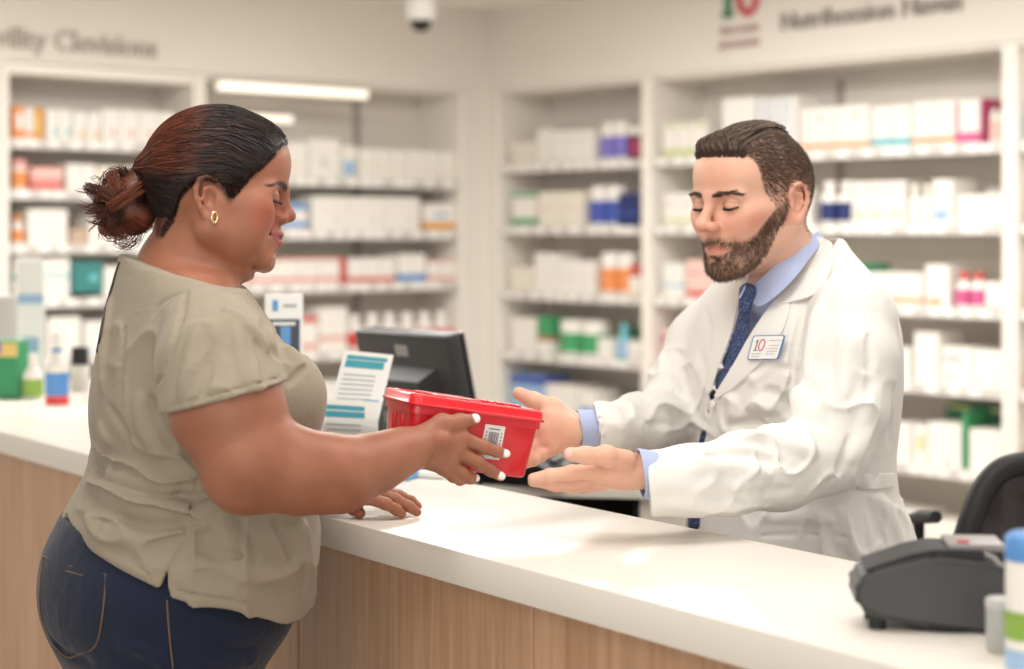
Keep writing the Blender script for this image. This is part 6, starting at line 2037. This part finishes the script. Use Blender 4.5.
# folded collar leaf on the near side
def slab(name, pts, th, m, par=None, rel=None):
    """smooth thin leaf from a row of (top, bottom) point pairs"""
    tops = smooth_path([a for a, b_ in pts], 5); bots = smooth_path([b_ for a, b_ in pts], 5)
    vs, n = [], len(tops); cols = 4
    for t_, b_ in zip(tops, bots):
        for c in range(cols): vs.append(lerp(t_, b_, c / (cols - 1)))
    fs = []
    for i in range(n - 1):
        for c in range(cols - 1): fs.append([i * cols + c, i * cols + c + 1, (i + 1) * cols + c + 1, (i + 1) * cols + c])
    b = MB(); b.add(vs, fs, m, True); o = b.build(name)
    s = o.modifiers.new('th', 'SOLIDIFY'); s.thickness = th; s.offset = 0
    s = o.modifiers.new('sub', 'SUBSURF'); s.levels = s.render_levels = 2
    return o
cl = slab('shirt_collar', [(P(818, 231, 2.71), P(826, 240, 2.70)), (P(800, 241, 2.665), P(812, 256, 2.655)), (P(786, 254, 2.645), P(796, 277, 2.625)), (P(771, 268, 2.645), P(777, 296, 2.625)), (P(757, 281, 2.655), P(759, 307, 2.640)), (P(747, 289, 2.668), P(750, 298, 2.655))], .003, M_SHIRT)
pmn(cl)
cl = slab('shirt_collar', [(P(752, 273, 2.70), P(745, 283, 2.69)), (P(747, 282, 2.655), P(741, 295, 2.645)), (P(745, 287, 2.635), P(739, 299, 2.625))], .003, M_SHIRT)
pmn(cl)
# ---- white coat
def build_coat():
    gx = graded([(.08, .72, .0032)]); gy = graded([(2.26, 2.66, .0036), (2.66, 3.06, .006)]); gz = graded([(.60, .98, .007), (.98, 1.47, .0032)])
    T = Field(gx, gy, gz)
    rows = [(238, 785, 822, .060), (256, 752, 845, .115), (275, 728, 866, .155), (300, 708, 884, .178), (330, 696, 893, .188), (370, 690, 895, .190), (410, 690, 893, .186),
            (450, 692, 888, .180), (480, 692, 890, .178), (510, 690, 900, .184), (540, 688, 912, .192), (565, 686, 920, .198), (640, 680, 936, .205), (740, 676, 948, .21)]
    st = []; si, co_ = math.sin(MYAW), math.cos(MYAW)
    for y, L_, R_, b_ in rows:
        k = MY / F; W2 = (R_ - L_) / 2 * k; a = math.sqrt(max(.0016, W2 ** 2 - (b_ * si) ** 2)) / abs(co_)
        c = P((L_ + R_) / 2, y, MY); st.append((c.z, c.x, MY, max(a, .05), max(a, .05), b_, MYAW))
    st.sort(); T.loft(st, 0)
    # near sleeve
    S_ = Field(*T.g)
    p_, r_ = PC_([(838, 296, 2.66, 30), (852, 318, 2.60, 41), (852, 360, 2.56, 44), (842, 410, 2.53, 45), (828, 446, 2.51, 43)], 0); S_.chain(p_, r_, .016)
    p_, r_ = PC_([(828, 452, 2.51, 42), (780, 468, 2.45, 40), (730, 476, 2.40, 36.5), (690, 480, 2.37, 34), (640, 484, 2.34, 33)], 0); S_.chain(p_, r_, .02)
    T.union(S_, .018)
    # far sleeve
    S_ = Field(*T.g)
    p_, r_ = PC_([(735, 305, 2.90, 32), (706, 345, 2.91, 38), (686, 390, 2.88, 38), (672, 414, 2.84, 36)], 0); S_.chain(p_, r_, .016)
    p_, r_ = PC_([(672, 418, 2.84, 34), (640, 424, 2.70, 27), (600, 427, 2.57, 23), (585, 427, 2.54, 22.5)], 0); S_.chain(p_, r_, .02)
    T.union(S_, .018)
    # cut the cuffs
    a_, c_ = P(645, 451, 2.33), P(652, 517, 2.33); t = c_ - a_
    n = Vector((-abs(t.z), 0, -t.x * 0 - .006)); S0 = P(648, 484, 2.34)
    x, y, z = T.g[0][:, None, None], T.g[1][None, :, None], T.g[2][None, None, :]
    nn1 = Vector((t.z, 0, -t.x)).normalized(); nn1 = nn1 if nn1.x < 0 else -nn1
    d1 = (x - S0.x) * nn1.x + (z - S0.z) * nn1.z
    dn = np.maximum(d1, -9 * (y < 2.0)) 
    reg = (y < 2.48) 
    T.D = np.where(reg & (x < .35), np.maximum(T.D, d1 + 0 * y), T.D).astype(np.float32)
    S1 = P(597, 427, 2.54); a_, c_ = P(592, 409, 2.54), P(598, 446, 2.54); t = c_ - a_
    n2 = Vector((t.z, 0, -t.x)).normalized(); n2 = n2 if n2.x < 0 else -n2
    d2 = (x - S1.x) * n2.x + (z - S1.z) * n2.z
    T.D = np.where((y >= 2.45) & (x < .25), np.maximum(T.D, d2 + 0 * y), T.D).astype(np.float32)
    # hollow cuffs
    T.cone(P(560, 480, 2.30), P(672, 483, 2.358), .0365, .0360, .001, 'sub')
    T.cone(P(560, 427, 2.49), P(603, 427, 2.575), .0272, .0266, .001, 'sub')
    # open front: the V between the lapels down to the button
    cA = [(748, 262), (744, 290), (738, 320), (728, 350), (718, 378), (712, 395)]
    cB = [(818, 236), (786, 290), (766, 318), (748, 345), (732, 368), (714, 397)]
    def col(pts, yy): return np.interp(yy, [p[1] for p in pts], [p[0] for p in pts])
    zz = T.g[2]; pyy = HZ - (zz - EYE) * F / 2.62
    global MC0
    MC0 = Field(*T.g); MC0.D = T.D.copy()
    c0 = P(790, 400, MY)
    fwd = (x - c0.x) * MFd.x + (y - c0.y) * MFd.y
    cA += [(713, 399), (708, 426), (703, 433), (700, 444), (701, 448), (694, 505), (689, 513), (685, 540), (676, 700)]; cB += [(709, 399), (704, 426), (705, 433), (703, 444), (698, 448), (691, 505), (699, 513), (701, 540), (706, 700)]
    pyy = HZ - (z - EYE) * F / y; pxx = 512 + F * x / y
    gap = np.maximum(col(cA, pyy) - pxx, pxx - col(cB, pyy)) * .00145
    dsub = np.maximum(gap, .015 - fwd)
    dsub = np.maximum(dsub, 2.50 - y)
    T.D = np.maximum(T.D, -dsub).astype(np.float32)
    # neck hole
    T.cone(P(786, 225, 2.72), P(794, 300, 2.76), .070, .088, .003, 'sub')
    a_ = P(826, 236, 2.78); b_ = P(745, 262, 2.80)
    # lower front opening (below the arms) and vent at the side
    nz = noise3(31, 22, 10, 42); T.disp(lambda x, y, z: nz(x, y, z * .8) * .0013)
    Y0, Y1 = 2.27, 2.95
    def C(pts, w=.007, d=.003): T.fold(pts, w, d, Y0, Y1, w * .9, 'sub')
    def A(pts, w=.009, d=.003): T.fold(pts, w, d, Y0, Y1, w * 1.3, 'add')
    # sleeve folds at the elbow and armpit
    C([(766, 392), (776, 396), (786, 408), (800, 420)], .009, .0065); A([(770, 380), (786, 388), (804, 402), (818, 420)], .011, .0045)
    C([(735, 425), (760, 424), (786, 430)], .008, .0035); A([(724, 440), (756, 438), (790, 446), (812, 452)], .010, .0032)
    C([(776, 366), (796, 372), (816, 388)], .007, .003); A([(752, 408), (768, 404), (790, 416)], .008, .003)
    C([(700, 460), (740, 452), (782, 462)], .007, .0026); A([(690, 470), (730, 466), (770, 476)], .008, .0022)
    C([(704, 494), (744, 498), (790, 490)], .007, .0026); A([(664, 502), (700, 504), (740, 506)], .007, .002)
    C([(850, 440), (846, 462), (832, 478)], .007, .003); A([(868, 396), (862, 430), (850, 458)], .009, .0024)
    C([(806, 300), (798, 330), (792, 362), (790, 384)], .006, .0034); A([(820, 306), (814, 340), (808, 372)], .009, .0028)
    C([(868, 336), (872, 372), (868, 402)], .007, .002); A([(846, 330), (848, 366), (842, 400)], .010, .002)
    # body of the coat behind the arm
    C([(884, 392), (892, 420), (890, 446)], .006, .002)
    C([(856, 476), (880, 475), (904, 474)], .0024, .0016); C([(856, 490), (880, 489), (904, 489)], .0024, .0016)
    A([(880, 500), (892, 524), (902, 548)], .009, .0025); C([(868, 500), (880, 528), (888, 552)], .006, .002)
    A([(840, 512), (846, 534), (850, 552)], .008, .002); C([(820, 514), (830, 536), (836, 552)], .006, .0018)
    C([(866, 520), (868, 556)], .004, .003)
    A([(770, 520), (800, 516), (830, 520)], .008, .002); C([(760, 536), (800, 534), (850, 538)], .0026, .0014)
    # far sleeve and chest
    C([(662, 388), (680, 394), (698, 400)], .006, .0026); A([(650, 400), (672, 408), (694, 410)], .008, .0028); C([(636, 420), (660, 424), (684, 420)], .006, .0022)
    A([(612, 424), (640, 432), (672, 432)], .007, .0018); C([(676, 350), (690, 362), (700, 380)], .006, .002)
    C([(706, 310), (712, 340), (706, 372)], .005, .0018); A([(736, 400), (730, 420), (724, 440)], .007, .002)
    T.wrinkle(51, 0.0066, (P(735, 0, 2.45).x, 2.2, P(0, 500, 2.45).z), (P(880, 0, 2.55).x, 2.66, P(0, 360, 2.5).z), (1.0, .6, 1.0), (50, 120), .03)
    T.wrinkle(52, 0.0054, (P(682, 0, 2.4).x, 2.2, P(0, 520, 2.4).z), (P(780, 0, 2.4).x, 2.5, P(0, 436, 2.4).z), (.7, .6, 1.3), (50, 120), .02)
    T.wrinkle(53, 0.0072, (P(612, 0, 2.6).x, 2.55, P(0, 450, 2.6).z), (P(720, 0, 2.9).x, 3.0, P(0, 340, 2.9).z), (.9, .6, 1.1), (50, 120), .02)
    T.wrinkle(54, 0.0064, (P(720, 0, 2.6).x, 2.5, P(0, 600, 2.6).z), (P(930, 0, 2.7).x, 3.0, P(0, 490, 2.6).z), (1.2, .6, .6), (40, 100), .03)
    T.wrinkle(55, 0.0030, (P(700, 0, 2.6).x, 2.45, P(0, 430, 2.6).z), (P(910, 0, 2.7).x, 2.9, P(0, 280, 2.6).z), (1.2, .6, .5), (40, 90), .04)
    return T
MC = build_coat()
coat = MC.build('white_coat', M_COAT, smooth=1); pmn(coat)
# lapels
def onsurf(px, py, off=.004, y0=2.3, y1=2.9, Fd=None, dflt=2.62):
    p = (Fd or MC0).hit(px, py, y0, y1, .001)
    if p is None: p = P(px, py, dflt)
    return p - (p - Vector((0, 0, EYE))).normalized() * off
def lap(rows, off=.006):
    return [(onsurf(a, b_, off, dflt=d_), onsurf(c, d2, off * .7, dflt=d_ + .005)) for a, b_, c, d2, d_ in rows]
near = [(816, 236, 832, 242, 2.70), (803, 254, 834, 258, 2.66), (788, 278, 828, 278, 2.62), (777, 296, 812, 296, 2.60), (776, 304, 778, 305, 2.60)]
pmn(slab('coat_collar', lap(near), .0035, M_COAT))
near = [(776, 298, 790, 301, 2.6), (763, 314, 788, 318, 2.6), (748, 337, 775, 345, 2.6), (733, 364, 752, 372, 2.6), (722, 382, 732, 390, 2.6), (714, 396, 717, 399, 2.6)]
pmn(slab('lapel', lap(near), .0035, M_COAT))
far = [(747, 268, 736, 266, 2.80), (743, 288, 724, 290, 2.75), (737, 312, 716, 318, 2.72), (729, 340, 711, 346, 2.68), (719, 366, 707, 370, 2.66), (711, 392, 706, 396, 2.63)]
pmn(slab('lapel', lap(far), .0035, M_COAT))
# tie
tpts = [(747, 298, 6), (746, 305, 7.5), (744, 318, 9), (740, 335, 10), (736, 352, 11), (730, 370, 11), (722, 388, 10), (719, 396, 8), (715, 404, 8), (711, 416, 9), (707, 440, 10), (701, 470, 10), (696, 500, 10), (693, 535, 10)]
tY = [(MC0.hit(x_, y_, 2.5, 2.9, .001) or P(x_, y_, 2.68)).y - .003 for x_, y_ in ((742, 320), (735, 345), (727, 368), (718, 390))]
def tie_y(py): return np.interp(py, [297, 320, 345, 368, 390, 400, 540], [2.650] + tY + [tY[-1] + .05, tY[-1] + .05])
b = MB(); vs, fs = [], []
for i, (x_, y_, w_) in enumerate(tpts):
    Yt = float(tie_y(y_)); c = P(x_, y_, Yt); w_ = w_ * Yt / F; th = .0035
    for (a, d) in ((-1, .2), (-.8, 1), (.8, 1), (1, .2), (.8, -1), (-.8, -1)):
        vs.append(c + MLd * (a * w_ * 1.15) + MFd * (d * th))
n = 6
for i in range(len(tpts) - 1):
    for j in range(n): fs.append([i * n + j, i * n + (j + 1) % n, (i + 1) * n + (j + 1) % n, (i + 1) * n + j])
fs.append(list(range(n))[::-1]); fs.append([(len(tpts) - 1) * n + j for j in range(n)])
b.add(vs, fs, M_TIE, True); pmn(b.build('tie', sub=1))
kc = P(747, 297, 2.650)
S_ = Field(graded([(kc.x - .03, kc.x + .03, .0012)]), graded([(kc.y - .03, kc.y + .03, .0012)]), graded([(kc.z - .03, kc.z + .03, .0012)]))
S_.cone(kc + Vector((.001, 0, .008)) + MLd * .0, kc + Vector((-.004, 0, -.016)), .0130, .0090, .003)
pmn(S_.build('tie_knot', M_TIE, smooth=1))

# half belt at the back, button, pocket, badge
bp_ = [(onsurf(a, t_, .003), onsurf(a, b2, .003)) for a, t_, b2 in ((857, 474, 490), (870, 474, 490), (884, 473, 489), (894, 473, 488))]
pmn(slab('half_belt', bp_, .003, M_COAT))
q = onsurf(713, 404, .003); b = MB(); b.lathe([(.0055, 0), (.006, .001), (.005, .0025)], M_WHITE, 16, M=Matrix.Translation(q) @ MFd.to_track_quat('Z', 'Y').to_matrix().to_4x4()); pmn(b.build('button'))
pk_ = [(onsurf(a, t_, .0022), onsurf(a, b2, .0022)) for a, t_, b2 in ((744, 352, 398), (758, 353, 404), (772, 355, 400), (784, 357, 380))]
# name badge
M_BDG = mat('badge_white', (238, 238, 234), .35); M_BBL = mat('badge_blue', (70, 112, 176), .35)
bc4 = [onsurf(754, 336, .012), onsurf(785, 335, .012), onsurf(777, 359.5, .010), onsurf(747.5, 360, .010)]
cen = sum(bc4, Vector()) / 4
ex = ((bc4[1] - bc4[0]) + (bc4[2] - bc4[3])).normalized(); ey = ((bc4[0] - bc4[3]) + (bc4[1] - bc4[2])); ey = (ey - ex * ey.dot(ex)).normalized(); ez = ex.cross(ey)
if ez.y > 0: ez = -ez
def solve(px, py):
    o = Vector((0, 0, EYE)); d = P(px, py, 2.5) - o; t = (cen - o).dot(ez) / d.dot(ez); return o + d * t
cen = cen + ez * .003
corners = [solve(753.5, 335.5), solve(785.5, 335), solve(778, 359.5), solve(747, 360)]
def rquad(cs, r, n=4):
    out = []
    for i in range(4):
        c, a, b_ = cs[i], cs[i - 1], cs[(i + 1) % 4]
        p, q_ = c + (a - c).normalized() * r, c + (b_ - c).normalized() * r
        for j in range(n + 1):
            t = j / n; out.append((p * (1 - t) + c * t) * (1 - t) + (c * (1 - t) + q_ * t) * t)
    return out
def plate(name, cs, r, z0, z1, m, par=None):
    o_ = rquad(cs, r); n = len(o_); b = MB()
    b.add([p + ez * z0 for p in o_] + [p + ez * z1 for p in o_], [list(range(n))[::-1], [n + i for i in range(n)]] + [[i, (i + 1) % n, n + (i + 1) % n, n + i] for i in range(n)], m)
    ob = b.build(name)
    return ob
bdg = plate('name_badge', corners, .004, -.0008, .0006, M_BBL)
tag(bdg, 'white name badge with a blue rim pinned to the left chest of the white coat', 'name badge')
cc = sum(corners, Vector()) / 4
inner = [cc + (c - cc) * s for c, s in zip(corners, (.93,) * 4)]
ip = plate('badge_face', inner, .003, .00062, .0010, M_BDG); ip.parent = bdg
def bq(u, v): return lerp(lerp(corners[0], corners[1], u), lerp(corners[3], corners[2], u), v) + ez * .0013
b = MB(); b.tube([bq(.36 + .085 * math.cos(a), .40 + .23 * math.sin(a)) for a in np.linspace(0, 2 * math.pi, 24, endpoint=False)], .0009, M_RED, 6, closed=True); r_ = b.build('badge_zero'); r_.parent = bdg
b = MB(); b.tube([bq(.20, .18), bq(.19, .62)], .0008, mat('badge_dark', (70, 76, 74), .5), 6); b.tube([bq(.14, .62), bq(.25, .62)], .0005, MATS['badge_dark'], 6); b.tube([bq(.15, .28), bq(.20, .18)], .0005, MATS['badge_dark'], 6); r_ = b.build('badge_one'); r_.parent = bdg
b = MB()
for (u0, u1, v) in ((.56, .93, .22), (.60, .90, .42), (.56, .93, .55), (.56, .90, .66), (.56, .84, .77), (.10, .42, .76), (.12, .38, .86)):
    b.tube([bq(u0, v), bq(u1, v)], .00032, M_BAR, 4)
r_ = b.build('badge_print'); r_.parent = bdg
# pale blue shirt cuffs
for nm, a_, c_, r0, r1, back in (('shirt_cuff', P(639.5, 472.5, 2.334), P(656, 476, 2.345), .0300, .0320, .012), ('shirt_cuff', P(578, 428, 2.526), P(606, 427.5, 2.570), .0262, .0252, .030)):
    S_ = Field(graded([(a_.x - .05, c_.x + .04, .0010)]), graded([(a_.y - .06, c_.y + .06, .0010)]), graded([(a_.z - .05, a_.z + .05, .0010)]))
    d_ = (c_ - a_).normalized(); S_.cone(a_ - d_ * back, c_, r0, r1, 0)
    S_.cone(a_ - d_ * (back + .03), c_ + d_ * .012, r0 - .0026, r1 - .0026, .0005, 'sub'); S_.plane(a_ + Vector((0.001, 0, 0)), (-1, -.1, -.12), 0)
    pmn(S_.build(nm, M_SHIRT, smooth=1))
# trousers and shoes
M_TROU = cloth_mat('navy_trousers', (44, 54, 88), .85, var=.06)
J = Field(graded([(.20, .68, .008)]), graded([(2.55, 3.02, .008)]), graded([(.07, 1.0, .009)]))
c = P(800, 400, MY)
J.loft([(.80, c.x + .01, MY, .13, .13, .15, MYAW), (.98, c.x, MY, .11, .11, .14, MYAW)], 0)
for s_ in (-1, 1):
    h = c + MLd * (.09 * s_); J.chain([(h.x, h.y, .82), (h.x, h.y, .48), (h.x + .01, h.y, .12)], [.092, .070, .058], .03)
J.plane((0, 0, .09), (0, 0, -1), 0); pmn(J.build('trousers', M_TROU, smooth=1))
M_SHB = mat('shoe_black', (28, 26, 26), .3)
for s_ in (-1, 1):
    h = c + MLd * (.09 * s_); h.z = 0
    S_ = Field(graded([(h.x - .24, h.x + .12, .006)]), graded([(h.y - .22, h.y + .12, .006)]), graded([(-.01, .14, .006)]))
    S_.chain([h + Vector((0, 0, .11)), h + Vector((0, 0, .06)) - MFd * .02], [.048, .042], .02)
    S_.chain([h + Vector((0, 0, .04)) - MFd * .04, h + MFd * .08 + Vector((0, 0, .04)), h + MFd * .17 + Vector((0, 0, .03))], [.040, .042, .032], .02)
    S_.plane((0, 0, .001), (0, 0, -1), 0); S_.plane((0, 0, .12), (0, 0, 1), 0); pmn(S_.build('shoe', M_SHB, smooth=1))
